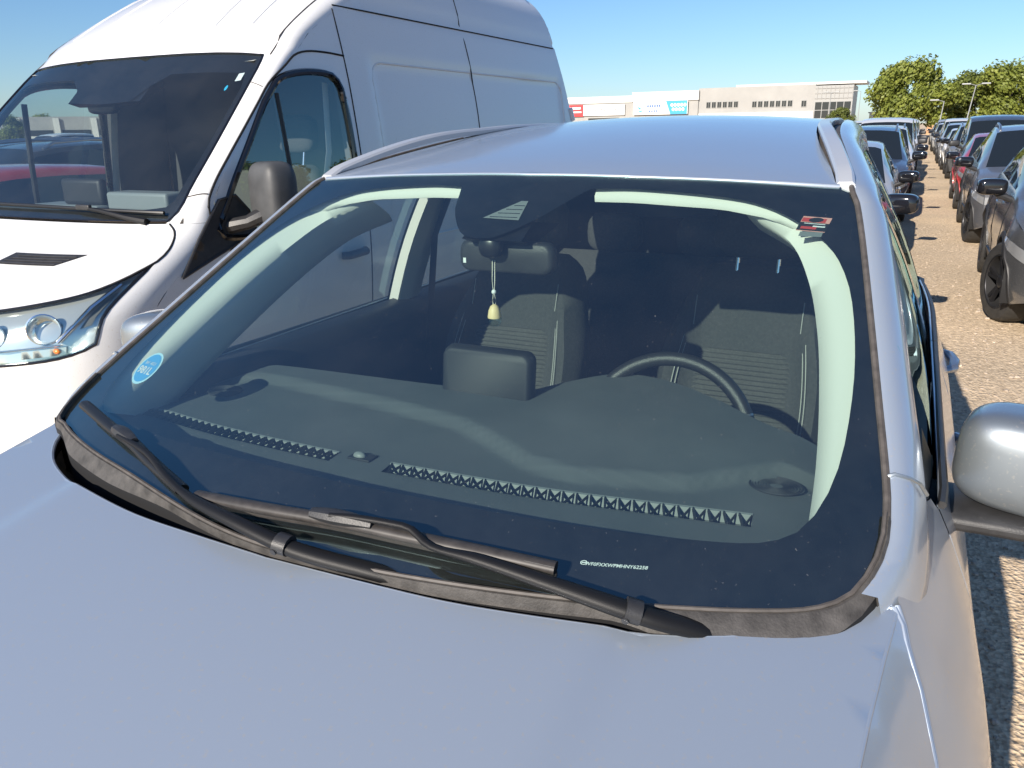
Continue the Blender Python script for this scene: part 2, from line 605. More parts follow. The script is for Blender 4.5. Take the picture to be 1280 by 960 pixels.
# --- bonnet: top skin, its side flanks down to the shut line, rolled hem
rearR = [(0, 1.140), (.15, 1.146), (.30, 1.157), (.45, 1.185), (.55, 1.212), (.65, 1.255), (.72, 1.305), (.76, 1.35), (.785, 1.39)]
hem_x = spl(rearR, 30)
K = lambda y: interp(KT, y)
creaseR = [(K(y), y) for y in (1.385, 1.3, 1.2, 1.1, 1.0, .9, .8, .65, .5, .38, .25)]
noseR = [(.62, .10), (.5, .045), (.3, .005), (.12, -.01)]
half = [tuple(p) for p in hem_x]+creaseR+noseR
hood_out = half+[(-x, y) for x, y in reversed(half) if x > 1e-6]
b = MB().patch(hood_out, lambda x, y: Vector((x, y, Hz(x, y))), 0.028)
shut = [(1.391, 1.113), (1.380, 1.101), (1.354, 1.083), (1.334, 1.062), (1.316, 1.040), (1.290, 1.019), (1.270, .996), (1.20, .955), (1.05, .925), (.8, .885), (.5, .83), (.27, .77)]
shut_s = [tuple(p) for p in spl(shut, 50)]
flank = [(y, H0(.8, y)) for x, y in creaseR]
fl_out = flank[::-1]+shut_s
# the flank follows the crease exactly along its top edge
def flank_pt(y, z, s=1):
    t = sstep(0, 0.03, H0(.8, y)-z)
    return Vector((s*Xs(y, z), y, lerp(min(z, Hz(K(y), y)), z, t)))
for s in (1, -1):
    b.patch(fl_out, lambda y, z: flank_pt(y, z, s), 0.025)
for s in (1, -1):
    b.tube([Vector((s*(x+.0008), y, Hz(x, y)-.0032)) for x, y in densify(creaseR, .06)[:-4]], .0034, 8)
hood = part(b, 'bonnet', M['grey_paint'], smooth=50)
hm = MB()
full = [(-x, y) for x, y in reversed([tuple(p) for p in hem_x])][:-1]+[tuple(p) for p in hem_x]
hm.tube([Vector((x, y+.001, Hz(x, y)-.004)) for x, y in full], .0045, 8)
for s in (1, -1):
    hm.tube([flank_pt(y, z, s)-Vector((s*.003, 0, 0)) for y, z in shut_s], .0040, 8)
    hm.tube([Vector((s*x, y, Hz(x, y)-.003)) for x, y in [(.785, 1.392), (.80, 1.394), (.815, 1.393), (.829, 1.391)]], .0042, 8)
part(hm, 'bonnet_hem', M['grey_paint'], hood)
lip = MB()
lip.grid([[Vector((x, y+.001, Hz(x, y)-.006)) for x, y in full], [Vector((x, y-.004, Hz(x, y)-.035)) for x, y in full], [Vector((x, y-.09, Hz(x, y)-.05)) for x, y in full]])
part(lip, 'bonnet_underside', M['black_void'], hood)

# --- flanks: front wing, two doors and rear quarter on each side
def arch(yc, r, a0, a1, n=16, zc=.36):
    return [(yc+r*math.cos(lerp(a0, a1, k/n)), zc+r*math.sin(lerp(a0, a1, k/n))) for k in range(n+1)]
shut_f = [(y+.004, z-.003) for y, z in shut_s]
pil = [(1.40, 1.117), (1.437, 1.120), (1.495, 1.130), (1.55, 1.150), (1.60, 1.168), (1.66, 1.150)]
wing = shut_f[::-1]+pil+[(1.70, 1.115), (1.71, .9), (1.70, .6), (1.68, .28), (1.34, .28)]+arch(.93, .385, -.2, PI-.05)+[(.42, .30), (.27, .32)]
door1 = [(1.706, 1.115), (2.78, 1.125), (2.79, .8), (2.77, .28), (1.686, .28), (1.706, .6), (1.716, .9)]
door2 = [(2.786, 1.125), (3.70, 1.135), (3.665, .92), (3.56, .80)]+arch(3.64, .40, 1.75, PI+.15, 10)+[(3.21, .28), (2.776, .28), (2.796, .8)]
quart = [(3.706, 1.135), (4.50, 1.13), (4.54, .9), (4.52, .36), (4.10, .29)]+arch(3.64, .385, -.17, 1.68, 12)+[(3.672, .92)]
def bead(mb, ol, s):
    mb.tube([SP(y, z, s)-Vector((s*.0025, 0, 0)) for y, z in densify(ol+ol[:1], .05)[:-1]], .003, 6, caps=False)
for s in (1, -1):
    fb = MB().patch(wing, lambda y, z: SP(y, z, s), .035)
    fb.tube([SP(y, z, s)-Vector((s*.0035, 0, 0)) for y, z in shut_f], .0040, 8)
    part(fb, 'front_wing', M['grey_paint'], smooth=50)
    for nm, ol in (('front_door', door1), ('rear_door', door2)):
        db = MB().patch(ol, lambda y, z: SP(y, z, s), .04)
        bead(db, ol, s)
        d = part(db, nm, M['grey_paint'], smooth=50)
        yb = 2.50 if nm == 'front_door' else 3.42
        hb = MB()
        P = [(yb, .0, .872), (yb+.03, .030, .876), (yb+.10, .040, .88), (yb+.17, .034, .884), (yb+.21, .0, .886)]
        hb.tube([SP(y, z, s)+Vector((s*dx, 0, 0)) for y, dx, z in P], [.012, .017, .019, .018, .013], 10, flat=0.95)
        part(hb, 'door_handle', M['silver_trim'], d)
        sb = MB()
        o = [SP(lerp(ol[0][0], ol[1][0], t), 1.118, s)+Vector((s*.004, 0, .004)) for t in [k/16 for k in range(17)]]
        sb.tube(o, .007, 6)
        part(sb, 'window_seal', M['black_plastic'], d)
    part(MB().patch(quart, lambda y, z: SP(y, z, s), .04), 'rear_quarter', M['grey_paint'], smooth=50)
    cb = MB()
    for yc in (.93, 3.64):
        a = arch(yc, .39, -.25, PI+.25, 24)
        cb.grid([[SP(y, z, s)+Vector((s*.012, 0, 0)) for y, z in a], [Vector((s*(Xs(yc, .6)+.012), yc+(y-yc)*1.10, .36+(z-.36)*1.10)) for y, z in a],
                 [Vector((s*(Xs(yc, .7)-.012), yc+(y-yc)*1.12, .36+(z-.36)*1.12)) for y, z in a]])
    cb.grid([[SP(y, .30, s)+Vector((s*.006, 0, 0)) for y in (1.30, 2.2, 3.22)], [SP(y, .22, s)+Vector((s*.01, 0, 0)) for y in (1.30, 2.2, 3.22)], [Vector((s*.80, y, .2)) for y in (1.30, 2.2, 3.22)]])
    part(cb, 'sill_cladding', M['black_plastic'])
    for yc in (.93, 3.64):
        lb = MB()
        lb.grid([[Vector((s*xx, y, z)) for y, z in arch(yc, .40, -.3, PI+.3, 20)] for xx in (.93, .60)])
        part(lb, 'arch_liner', M['black_void'])
        wheel(car, (s*.855, yc, .345), .345, .225, s, org=HC)

# --- nose and tail
nb = MB()
def nose(x, z):
    return Vector((x, .0+.24*(abs(x)/.72)**3+.10*max(0, z-.55)**2+.05*max(0, .45-z), z))
nb.patch([(-.72, .22), (.72, .22), (.72, .78), (.5, .84), (0, .86), (-.5, .84), (-.72, .78)], nose, .05)
part(nb, 'front_bumper', M['grey_paint'])
g = MB().patch([(-.46, .52), (.46, .52), (.52, .70), (-.52, .70)], lambda x, z: nose(x, z)-Vector((0, .012, 0)), .06)
part(g, 'grille', M['black_gloss'])
for s in (1, -1):
    hl = MB().patch([(s*.54, .62), (s*.72, .70), (s*.72, .80), (s*.54, .74)], lambda x, z: nose(x, z)-Vector((0, .010, 0)), .05)
    part(hl, 'headlight', M['lamp_clear'])
tb = MB()
tail = lambda x, z: Vector((x, 4.62-.13*(abs(x)/.78)**3-.30*max(0, z-.9)**1.3, z))
tb.patch([(-.78, .3), (.78, .3), (.80, .9), (.74, 1.12), (-.74, 1.12), (-.80, .9)], tail, .06)
tb.grid([[tail(lerp(-.74, .74, k/8), 1.12) for k in range(9)], [Vector((lerp(-.5, .5, k/8), 4.38, Rz(lerp(-.5, .5, k/8), 4.38))) for k in range(9)]])
part(tb, 'tailgate', M['grey_paint'])

# --- roof, cantrails and pillars
GP = [(.768, 1.13), (.787, 1.147), (.797, 1.168), (.797, 1.193), (.789, 1.227), (.767, 1.295), (.738, 1.385), (.702, 1.493), (.678, 1.555), (.664, 1.574)]
G3 = [Wp(x, z) for x, z in GP]
G3 += [Vector((RX_, y, Rz(RX_, y)-.004)) for RX_, y in ((.660, 2.20), (.642, 2.33), (.608, 2.55), (.574, 2.8), (.552, 3.1), (.535, 3.5), (.528, 3.9), (.515, 4.3))]
G3 = spl(G3, 90)
def off(p, dx, dy, dz, s):
    return Vector((s*(p.x+dx), p.y+dy, p.z+dz))
for s in (1, -1):
    pb = MB()
    fk = [sstep(0, 9, k) for k in range(len(G3))]
    def offb(dx, dy, dz):
        return [off(p, dx, dy-.010*(1-f), dz-.030*(1-f)*(dx > .04)-.012*(1-f), s) for p, f in zip(G3, fk)]
    rows = [[off(p, .009, .000, .002, s) for p in G3], [off(p, .014, .003, .006, s) for p in G3], [off(p, .034, .012, .000, s) for p in G3],
            offb(.048, .024, -.010), offb(.060, .038, -.030), offb(.066, .048, -.055), offb(.062, .052, -.062)]
    pb.grid(rows)
    pl = part(pb, 'roof_pillar', M['grey_paint'], smooth=60)
    sb = MB()
    k0 = 0
    sb.tube([off(p, .004, 0, .000, s) for p in G3[:46]], .0055, 8)
    part(sb, 'windscreen_seal', M['seal'], pl)
    kb = MB()
    kb.grid([[off(p, .074, .070, -.098, s) for p in G3[18:]], [off(p, .078, .074, -.104, s) for p in G3[18:]], [off(p, .070, .076, -.112, s) for p in G3[18:]]])
    df = MB()
    df.grid([[off(p, .060, .049, -.058, s) for p in G3[16:]], [off(p, .070, .058, -.070, s) for p in G3[16:]], [off(p, .076, .068, -.092, s) for p in G3[16:]], [off(p, .072, .070, -.100, s) for p in G3[16:]]])
    part(df, 'door_frame', M['grey_paint'], pl, smooth=60)
    part(kb, 'door_frame_seal', M['black_plastic'], pl)
    # joint between wing and pillar: a pale edge
    jb = MB()
    i = min(range(len(G3)), key=lambda k: abs(G3[k].z-1.222)+(9 if k > 40 else 0))
    q = G3[i]
    jb.tube([off(q, .006, 0, .004, s), off(q, .014, .002, .0075, s), off(q, .034, .011, .0015, s), off(q, .048, .022, -.009, s), off(q, .060, .034, -.030, s)], .0028, 6)
    part(jb, 'pillar_joint', M['mirror_silver'], pl)

front = [(0, 2.066), (.25, 2.079), (.464, 2.107), (.60, 2.131), (.645, 2.142)]
fr = [tuple(p) for p in spl(front, 22)]
rs = [(interp(RX, y)-.012, y) for y in [2.16+.12*k for k in range(19)]]
hf = fr+rs
roof_out = hf+[(-x, y) for x, y in reversed(hf) if x > 1e-6]
def front_lip(x, y):
    z = Rz(x, y)
    return Vector((x, y, z))
rb = MB().patch(roof_out, front_lip, .05)
ff = [(-x, y) for x, y in reversed(fr)][:-1]+fr
rb.tube([Vector((x, y, Rz(x, y)-.003)) for x, y in ff], .0055, 8)
rb.grid([[Vector((x, y, Rz(x, y)-.004)) for x, y in ff], [Vector((x, y-.002, Rz(x, y)-.02)) for x, y in ff]])
roof = part(rb, 'roof', M['grey_paint'], smooth=50)
for s in (1, -1):
    gb = MB()          # dark channel the rail sits in
    ys = [2.15+.1*k for k in range(23)]
    gb.grid([[Vector((s*(interp(RX, y)-.013), y, Rz(interp(RX, y), y)-.001)) for y in ys], [Vector((s*(interp(RX, y)-.012), y, Rz(interp(RX, y), y)-.016)) for y in ys],
             [Vector((s*(interp(RX, y)+.05), y, Rz(interp(RX, y), y)-.020)) for y in ys]])
    part(gb, 'roof_channel', M['seal'], roof)
    lb = MB()
    RP = [(2.155, .000, .650), (2.20, .012, .642), (2.35, .024, .610), (2.5, .029, .580), (2.65, .026, .555), (2.85, .014, .530), (3.1, .004, .514), (3.6, .002, .50), (3.95, .001, .495), (4.08, .000, .49)]
    RQ = spl([(x+.006, y, Rz(x, y)+h) for y, h, x in RP], 44)
    prof = [(-.015, -.016), (-.018, -.002), (-.014, .004), (.012, .005), (.018, -.001), (.016, -.016)]
    lb.grid([[Vector((s*(p.x+dx), p.y, p.z+dz)) for dx, dz in prof] for p in RQ])
    lb.add([Vector((s*(RQ[0].x+dx), RQ[0].y, RQ[0].z+dz)) for dx, dz in prof], [list(range(6))])
    part(lb, 'roof_rail', M['rail_silver'], smooth=40)

# --- cowl under the glass
glR = [(0, 1.606), (.25, 1.601), (.464, 1.592), (.60, 1.581), (.655, 1.575), (.678, 1.555), (.702, 1.493), (.738, 1.385), (.767, 1.295), (.789, 1.227), (.797, 1.193), (.797, 1.168), (.787, 1.147), (.768, 1.13), (.734, 1.121), (.68, 1.118), (.55, 1.117), (.3, 1.117), (0, 1.116)]
glS = [tuple(p) for p in spl(glR, 110)]
def lift(x, z):
    return z+(.0145*sstep(0, .45, x)*(1-sstep(.715, .795, x)) if z < 1.20 else 0)
gl_out = glS+[(-x, lift(x, z)) for x, z in reversed(glS[1:-1])]
low = [p for p in glS if p[1] < 1.20 and p[0] >= 0][::-1]
low = [(max(0, x), z) for x, z in low]
lowF = [(-x, z+.0145*sstep(0, .45, x)*(1-sstep(.715, .795, x))) for x, z in reversed(low[1:])]+low
cb = MB()
r0 = [Wp(x, z, .004) for x, z in lowF]
r1 = [Wp(x, z, .007)+Vector((x*.006, -.006, -.003)) for x, z in lowF]
def cowl_w(x):
    return .006+.016*sstep(.22, .45, -x)*(1-sstep(.60, .72, -x))+.030*sstep(.48, .62, x)*(1-sstep(.68, .80, x))+.004*sstep(.1, .3, x)
r2 = [Wp(x, z, .004)+Vector((x*.02, -cowl_w(x), -.012-.55*cowl_w(x))) for x, z in lowF]
r3 = [p+Vector((0, .002, -.03)) for p in r2]
r4 = [p+Vector((0, .004, -.10)) for p in r2]
cb.grid([r0, r1]); cb.grid([r1, r2])
cowl = part(cb, 'cowl_panel', M['cowl'], smooth=50)
part(MB().grid([r2, r3, r4]), 'cowl_face', M['black_void'], cowl)  # deep shade of the gap behind the bonnet painted in as black
xs_ = [.66+.0145*k for k in range(12)]
fill = MB().grid([[Vector((x, interp([(a, c) for a, c in rearR], x)-.004, Hz(x, interp(rearR, min(x, .785)))-.006)) for x in xs_],
                  [min(r2, key=lambda q: abs(q.x-x)+(9 if q.x < 0 else 0)+abs(q.z-1.12)*.4)+Vector((.0, 0, -.003)) for x in xs_]])
fill.grid([[Vector((x, interp(rearR, min(x, .785))-.004, Hz(x, 1.39)-.006)) for x in (.74, .765, .79, .815)], [off(G3[k], dx, .012, -.012, 1) for k, dx in ((0, -.02), (0, .0), (1, .010), (2, .028))]])
part(fill, 'cowl_corner', M['cowl'], cowl)
eb = MB().tube([Wp(x, z, .006)+Vector((0, -.002, 0)) for x, z in lowF], .0032, 6)
part(eb, 'cowl_lip', M['seal'], cowl)
pb = MB()
wl = [p for p in r4 if abs(p.x) < .74]
pb.grid([[Vector((p.x, p.y+.02, .95)) for p in wl], [Vector((p.x, p.y-.17, .94)) for p in wl]])
pb.box((0, 1.06, .96), (1.6, .4, .02))
part(pb, 'cowl_well', M['black_void'], cowl)

# --- windscreen: pane with its printed black border, sensor window, stickers, number strip
frR = [(.16, 1.577), (.264, 1.577), (.43, 1.565), (.526, 1.547), (.608, 1.513), (.658, 1.481), (.695, 1.436), (.717, 1.385), (.732, 1.321), (.735, 1.256), (.727, 1.215), (.708, 1.186), (.685, 1.174), (.644, 1.168), (.553, 1.169), (.391, 1.174), (.166, 1.180), (0, 1.181)]
frS = [tuple(p) for p in spl(frR, 70)]
bump_r = [(0, 1.487), (.03, 1.496), (.08, 1.522), (.12, 1.551), (.15, 1.572)]
bump_l = [(.03, 1.486), (.075, 1.494), (.128, 1.530), (.150, 1.562)]
fr_in = [tuple(p) for p in spl(bump_r, 12)]+frS+[(-x, z) for x, z in reversed([tuple(p) for p in spl(bump_l, 10)]+frS[:-1])]
ws = part(MB().patch(gl_out, lambda x, z: Wp(x, z), .035), 'windscreen', M['windscreen'], smooth=80)
win = [(-.045, 1.520), (.042, 1.518), (.036, 1.552), (.020, 1.552)]
part(MB().patch(gl_out, lambda x, z: Wp(x, z, -.003), .03, holes=[fr_in]), 'printed_border', M['black_frit'], ws, smooth=80)
cw = MB().patch(win, lambda x, z: Wp(x, z, -.0016), .02)
part(cw, 'camera_window', M['vent'], ws)
cl = MB()
for k in range(4):
    z = 1.522+.007*k
    x0 = lerp(-.045, .020, (z-1.518)/.034)+.008
    cl.tube([Wp(x0, z, -.0010), Wp(.036, z, -.0010)], .0008, 4)
part(cl, 'camera_slats', M['black_gloss'], ws)

def stick(body, size, c, ang, d, m, name, parent, bold=0.0, sx=1.0, shear=0.0):
    """lettering laid on the windscreen around (x, z); ang turns it on the pane"""
    vs, fs = text_mesh(body, size, bold)
    ca, sa = math.cos(ang), math.sin(ang)
    mb = MB()
    pts = []
    for v in vs:
        a, bb = v.x*sx, v.y
        u, vv = a*ca-bb*sa, a*sa+bb*ca
        pts.append(Wp(c[0]+u, c[1]+vv*.474, d))       # .474: rise of z per metre along the pane
    mb.add(pts, fs)
    return part(mb, name, m, parent, smooth=0, recalc=False)
def disc(c, rx, rz, ang, d, n=36, r0=0):
    """oval (or ring) on the pane"""
    mb = MB()
    def P(a, k):
        u, v = rx*k*math.cos(a), rz*k*math.sin(a)
        u, v = u*math.cos(ang)-v*math.sin(ang), u*math.sin(ang)+v*math.cos(ang)
        return Wp(c[0]+u, c[1]+v*.474, d)
    mb.grid([[P(2*PI*k/n, kk) for k in range(n)] for kk in (r0 or .02, .6 if not r0 else (1+r0)/2, 1)], closed_u=True)
    if not r0:
        mb.add([P(2*PI*k/n, .02) for k in range(n)], [list(range(n))])
    return mb
M['sticker_pale'] = mat('sticker_pale_blue', (0.50, 0.76, 0.88), 0.5)
M['sticker_blue'] = mat('sticker_blue', (0.10, 0.38, 0.74), 0.5)
M['sticker_white'] = mat('sticker_white', (0.80, 0.82, 0.82), 0.5)
M['sticker_black'] = mat('sticker_black', (0.02, 0.02, 0.02), 0.5)
M['sticker_red'] = mat('sticker_red', (0.55, 0.06, 0.05), 0.5)
M['sticker_pink'] = mat('sticker_pink', (0.72, 0.35, 0.30), 0.5)
OC, OA = (-.638, 1.2285), 0.12
ov = part(disc(OC, .040, .046, OA, -.0022), 'round_sticker', M['sticker_pale'], ws)
part(disc(OC, .0345, .040, OA, -.0016), 'sticker_face', M['sticker_blue'], ov)
stick('981L', .028, (OC[0], OC[1]-.004), OA, -.0010, M['sticker_white'], 'sticker_digits', ov, bold=.0006)
stick('381 4021', .0125, (OC[0]-.002, OC[1]+.006), OA, -.0010, M['sticker_white'], 'sticker_small_print', ov)
# red and black permit on the upper corner
PC = (.617, 1.519)
def quad(u0, v0, u1, v1, d, ang=-.16):
    def P(u, v):
        return Wp(PC[0]+u*math.cos(ang)-v*math.sin(ang), PC[1]+(u*math.sin(ang)+v*math.cos(ang))*.474, d)
    return MB().grid([[P(lerp(u0, u1, i/6), lerp(v0, v1, j/3)) for i in range(7)] for j in range(4)])
pm = part(quad(-.026, -.024, .026, .024, -.0022), 'permit_sticker', M['sticker_pink'], ws)
pk = quad(-.026, -.022, .026, .004, -.0017)
part(pk, 'permit_dark_field', M['sticker_black'], pm)
rr = quad(-.025, .006, .018, .019, -.0017); rr.v += [] 
rr2 = quad(-.020, -.018, .008, -.010, -.0012)
o = len(rr.v); rr.v += rr2.v; rr.f += [[i+o for i in f] for f in rr2.f]; rr.mi += rr2.mi
part(rr, 'permit_red_field', M['sticker_red'], pm)
wv = quad(-.018, -.001, .020, .001, -.0012)
w2 = quad(.000, -.010, .022, -.006, -.0011)
o = len(wv.v); wv.v += w2.v; wv.f += [[i+o for i in f] for f in w2.f]; wv.mi += w2.mi
part(wv, 'permit_white_line', M['sticker_white'], pm)
def disc2(c, r, d):
    mb = MB()
    mb.add([Wp(c[0]+r*math.cos(2*PI*k/20), c[1]+.6*r*math.sin(2*PI*k/20)*.474, d) for k in range(20)], [list(range(20))])
    return mb
part(disc2((PC[0]+.002, PC[1]+.006), .013, -.0011), 'permit_emblem', M['sticker_black'], pm)
part(quad(-.018, -.040, .022, -.025, -.0022, ang=-.10), 'permit_backing', M['vent'], ws)
# chassis number on the lower border
vn = (.4855, 1.1445)
stick('WF0FXXWPMHNY62258', .0074, vn, .012, -.0012, M['sticker_white'], 'chassis_number', ws, bold=.00012)
rg = disc((.4435, 1.1450), .0046, .0036, 0, -.0012, 20, r0=.72)
rg.add([Wp(.4435+a, 1.1450+q, -.0012) for a, q in ((-.0028, -.0004), (.0028, -.0004), (.0028, .0004), (-.0028, .0004))], [[0, 1, 2, 3]])
part(rg, 'chassis_number_mark', M['sticker_white'], ws)

# --- wipers
def wiper(blade, arm, hinge_i, bm_, rot):
    bl = spl(blade, 30)
    b1 = MB()
    b1.tube(bl, [.0118]*30, 12, flat=.75)
    b1.tube([p+Vector((0, .004, -.012)) for p in bl], [.003]*30, 6, flat=2.2)
    wb = part(b1, 'wiper', M[bm_], smooth=60)
    a1 = MB()
    al = spl(arm, 40)
    rr = [interp([(0, .0055), (.2, .006), (.34, .006), (.42, .0095), (.6, .0125), (.75, .015), (.9, .0155), (1, .014)], k/39) for k in range(40)]
    a1.tube(al, rr, 12, flat=.75)
    part(a1, 'wiper_arm', M['wiper_arm'], wb, smooth=60)
    c1 = MB()
    for t, dr, ln in ((0.0, .0112, 3), (1.0, .0112, 3)):
        k = 0 if t == 0 else 29
        seg = bl[:ln] if t == 0 else bl[-ln:]
        c1.tube(seg, .0112, 8, flat=.8)
    q = arm[0]
    kq = min(range(30), key=lambda k: (bl[k]-Vector(q)).length)
    c1.tube([p+Vector((0, -.002, .008)) for p in bl[max(0, kq-2):kq+4]], [.010, .013, .014, .013, .011, .009][:len(bl[max(0, kq-2):kq+4])], 8, flat=.8)
    hq = Vector(arm[hinge_i])
    hd = (Vector(arm[hinge_i+1])-hq).normalized()
    c1.tube([hq-hd*.010+Vector((0, 0, .002)), hq+hd*.010+Vector((0, 0, .002))], .0178, 12, flat=.85)
    c1.tube([hq+Vector((-.004, -.019, -.003)), hq+Vector((-.004, .017, .006))], .005, 8)
    part(c1, 'wiper_joint', M['black_plastic'], wb, smooth=40)
    return wb
wiper([(-.179, 1.187, 1.154), (-.041, 1.189, 1.160), (.081, 1.198, 1.163), (.194, 1.205, 1.162), (.316, 1.216, 1.159), (.421, 1.229, 1.153)],
      [(.085, 1.190, 1.176), (.129, 1.197, 1.178), (.181, 1.203, 1.178), (.214, 1.204, 1.176), (.255, 1.192, 1.164), (.326, 1.195, 1.160), (.440, 1.206, 1.142), (.531, 1.216, 1.126), (.566, 1.227, 1.116), (.603, 1.246, 1.103), (.625, 1.262, 1.090)], 7, 'wiper_rubber', 0)
wiper([(-.676, 1.360, 1.180), (-.516, 1.298, 1.177), (-.425, 1.268, 1.174), (-.333, 1.232, 1.166), (-.219, 1.193, 1.154)],
      [(-.455, 1.266, 1.184), (-.345, 1.235, 1.180), (-.254, 1.196, 1.168), (-.178, 1.172, 1.158), (-.072, 1.152, 1.152), (.030, 1.149, 1.135), (.090, 1.157, 1.125), (.187, 1.176, 1.112), (.25, 1.195, 1.092)], 5, 'wiper_black', 0)

# --- door mirrors
for s in (1, -1):
    mb = MB().sphere((s*1.030, 1.880, 1.150), (.128, .080, .086), e=.55, nu=40, nv=24, rot=Euler((0, s*rad(4), s*rad(-10))).to_matrix())
    mm = part(mb, 'door_mirror', M['mirror_silver'], smooth=80)
    ab = MB()
    prof = [(1.80, 1.034), (1.80, 1.058), (1.82, 1.067), (1.92, 1.072), (1.95, 1.066), (1.95, 1.034)]
    rows = []
    for x, k in ((.865, 1), (.91, .97), (.98, .95), (1.12, .95), (1.15, .8)):
        rows.append([Vector((s*x, 1.87+(y-1.87)*k, 1.045+(z-1.045)*k)) for y, z in prof])
    ab.grid(rows, closed_u=True)
    ab.add(rows[-1], [list(range(6))]); ab.add(rows[0], [list(range(6))])
    part(ab, 'mirror_arm', M['black_plastic'], mm, smooth=30, bevel=.008)
    gb = MB().add([Vector((s*x, 1.96, z)) for x, z in ((.94, 1.10), (1.12, 1.10), (1.12, 1.21), (.94, 1.21))], [[0, 1, 2, 3]])
    part(gb, 'mirror_glass', M['chrome'], mm)
    sb = MB()                        # black sail panel the mirror stands on
    sb.add([(s*.858, 1.66, 1.118), (s*.850, 1.70, 1.165), (s*.842, 1.84, 1.20), (s*.872, 1.90, 1.118)], [[0, 1, 2, 3]])
    part(sb, 'mirror_sail', M['black_plastic'], mm)

# --- side windows and the black pillars between them
def side_pt(y, t, s, d=0):
    """t = 0 at the belt, 1 under the cantrail"""
    k = min(G3[18:], key=lambda p: abs(p.y+.056-y))
    top = Vector((k.x+.064, y, k.z-.076))
    bot = Vector((.868*tail_in(y), y, 1.112))
    p = bot.lerp(top, t)
    p.x += .02*math.sin(PI*t)+d
    return Vector((s*p.x, p.y, p.z))
for s in (1, -1):
    for a, c in ((1.78, 2.70), (2.80, 3.62), (3.70, 4.20)):
        rows = [[side_pt(lerp(a, c, k/14), t/8, s) for k in range(15)] for t in range(9)]
        part(MB().grid(rows), 'side_window', M['side_glass' if a < 3.5 else 'car_glass'], smooth=80)
    rows = [[side_pt(y, t/6, s, -.07) for y in (3.58, 3.7, 3.9, 4.2, 4.42)] for t in range(-1, 8)]
    rp = MB().grid(rows)
    rp.add([(s*.84, 3.9, .95), (s*.76, 4.54, .95), (s*.47, 4.38, 1.58), (s*.50, 3.9, 1.63)], [[0, 1, 2, 3]])
    part(rp, 'rear_pillar_trim', M['dash_dark'], smooth=60)
    for a, c in ((2.69, 2.81), (3.61, 3.71), (4.19, 4.40)):
        rows = [[side_pt(lerp(a, c, k/3), t/8, s, .004) for k in range(4)] for t in range(9)]
        part(MB().grid(rows), 'window_pillar', M['black_gloss'], smooth=80)

# ------------------------------------------------------------------ inside the grey car
# dashboard top: base shape, instrument hood, front ledge
def Dz(x, y):
    z = 1.110+.006*sstep(1.5, 1.75, y)
    z -= .05*sstep(.62, .80, abs(x))*sstep(1.4, 1.8, y)
    # the raised field behind the crease line
    cl_ = interp([(-.75, 1.755), (-.55, 1.775), (-.2, 1.735), (0, 1.70), (.09, 1.655), (.21, 1.585), (.30, 1.570), (.50, 1.615), (.56, 1.665), (.63, 1.73), (.75, 1.735)], x)
    z += .017*sstep(cl_-.005, cl_+.014, y)
    # instrument hood
    hx = sstep(.06, .24, x)*(1-sstep(.46, .63, x))
    z += .016*hx*sstep(1.60, 1.85, y)
    return z
dashR = [(-.80, 1.834), (-.60, 1.862), (-.40, 1.873), (-.20, 1.882), (-.06, 1.896), (.045, 1.93), (.10, 2.005), (.18, 2.075), (.27, 2.095), (.37, 2.06), (.46, 1.995), (.55, 1.935), (.67, 1.885), (.80, 1.85)]
dr = [tuple(p) for p in spl(dashR, 60)]
dfront = [(.78, 1.45), (.70, 1.36), (.5, 1.285), (.25, 1.245), (0, 1.235), (-.25, 1.245), (-.5, 1.285), (-.70, 1.36), (-.78, 1.45)]
v1 = [(-.775, 1.555), (-.70, 1.540), (-.5, 1.513), (-.32, 1.503), (-.150, 1.5)]
v2 = [(-.030, 1.50), (.15, 1.508), (.30, 1.520), (.46, 1.543), (.615, 1.566)]
def slot(v, wd=.036, dx=.004):
    v = [tuple(p) for p in spl(v, 20)]
    return v+[(x+dx, y-wd) for x, y in reversed(v)]
holes = [slot(v1), slot(v2)]
db = MB().patch(dr[::-1]+[p for p in reversed(dfront)], lambda x, y: Vector((x, y, Dz(x, y))), .0145, holes=holes)
de = MB()
de.grid([[Vector((x, y-.004, Dz(x, y)-.0005)) for x, y in dr], [Vector((x, y+.005, Dz(x, y)-.003)) for x, y in dr], [Vector((x, y+.011, Dz(x, y)-.010)) for x, y in dr], [Vector((x, y+.013, Dz(x, y)-.020)) for x, y in dr], [Vector((x, y+.012, Dz(x, y)-.05)) for x, y in dr], [Vector((x, y-.05, .85)) for x, y in dr], [Vector((x, y-.1, .55)) for x, y in dr]])
dash = part(db, 'dashboard', M['dash'], smooth=60)
part(de, 'dashboard_edge', M['dash'], dash, smooth=60)
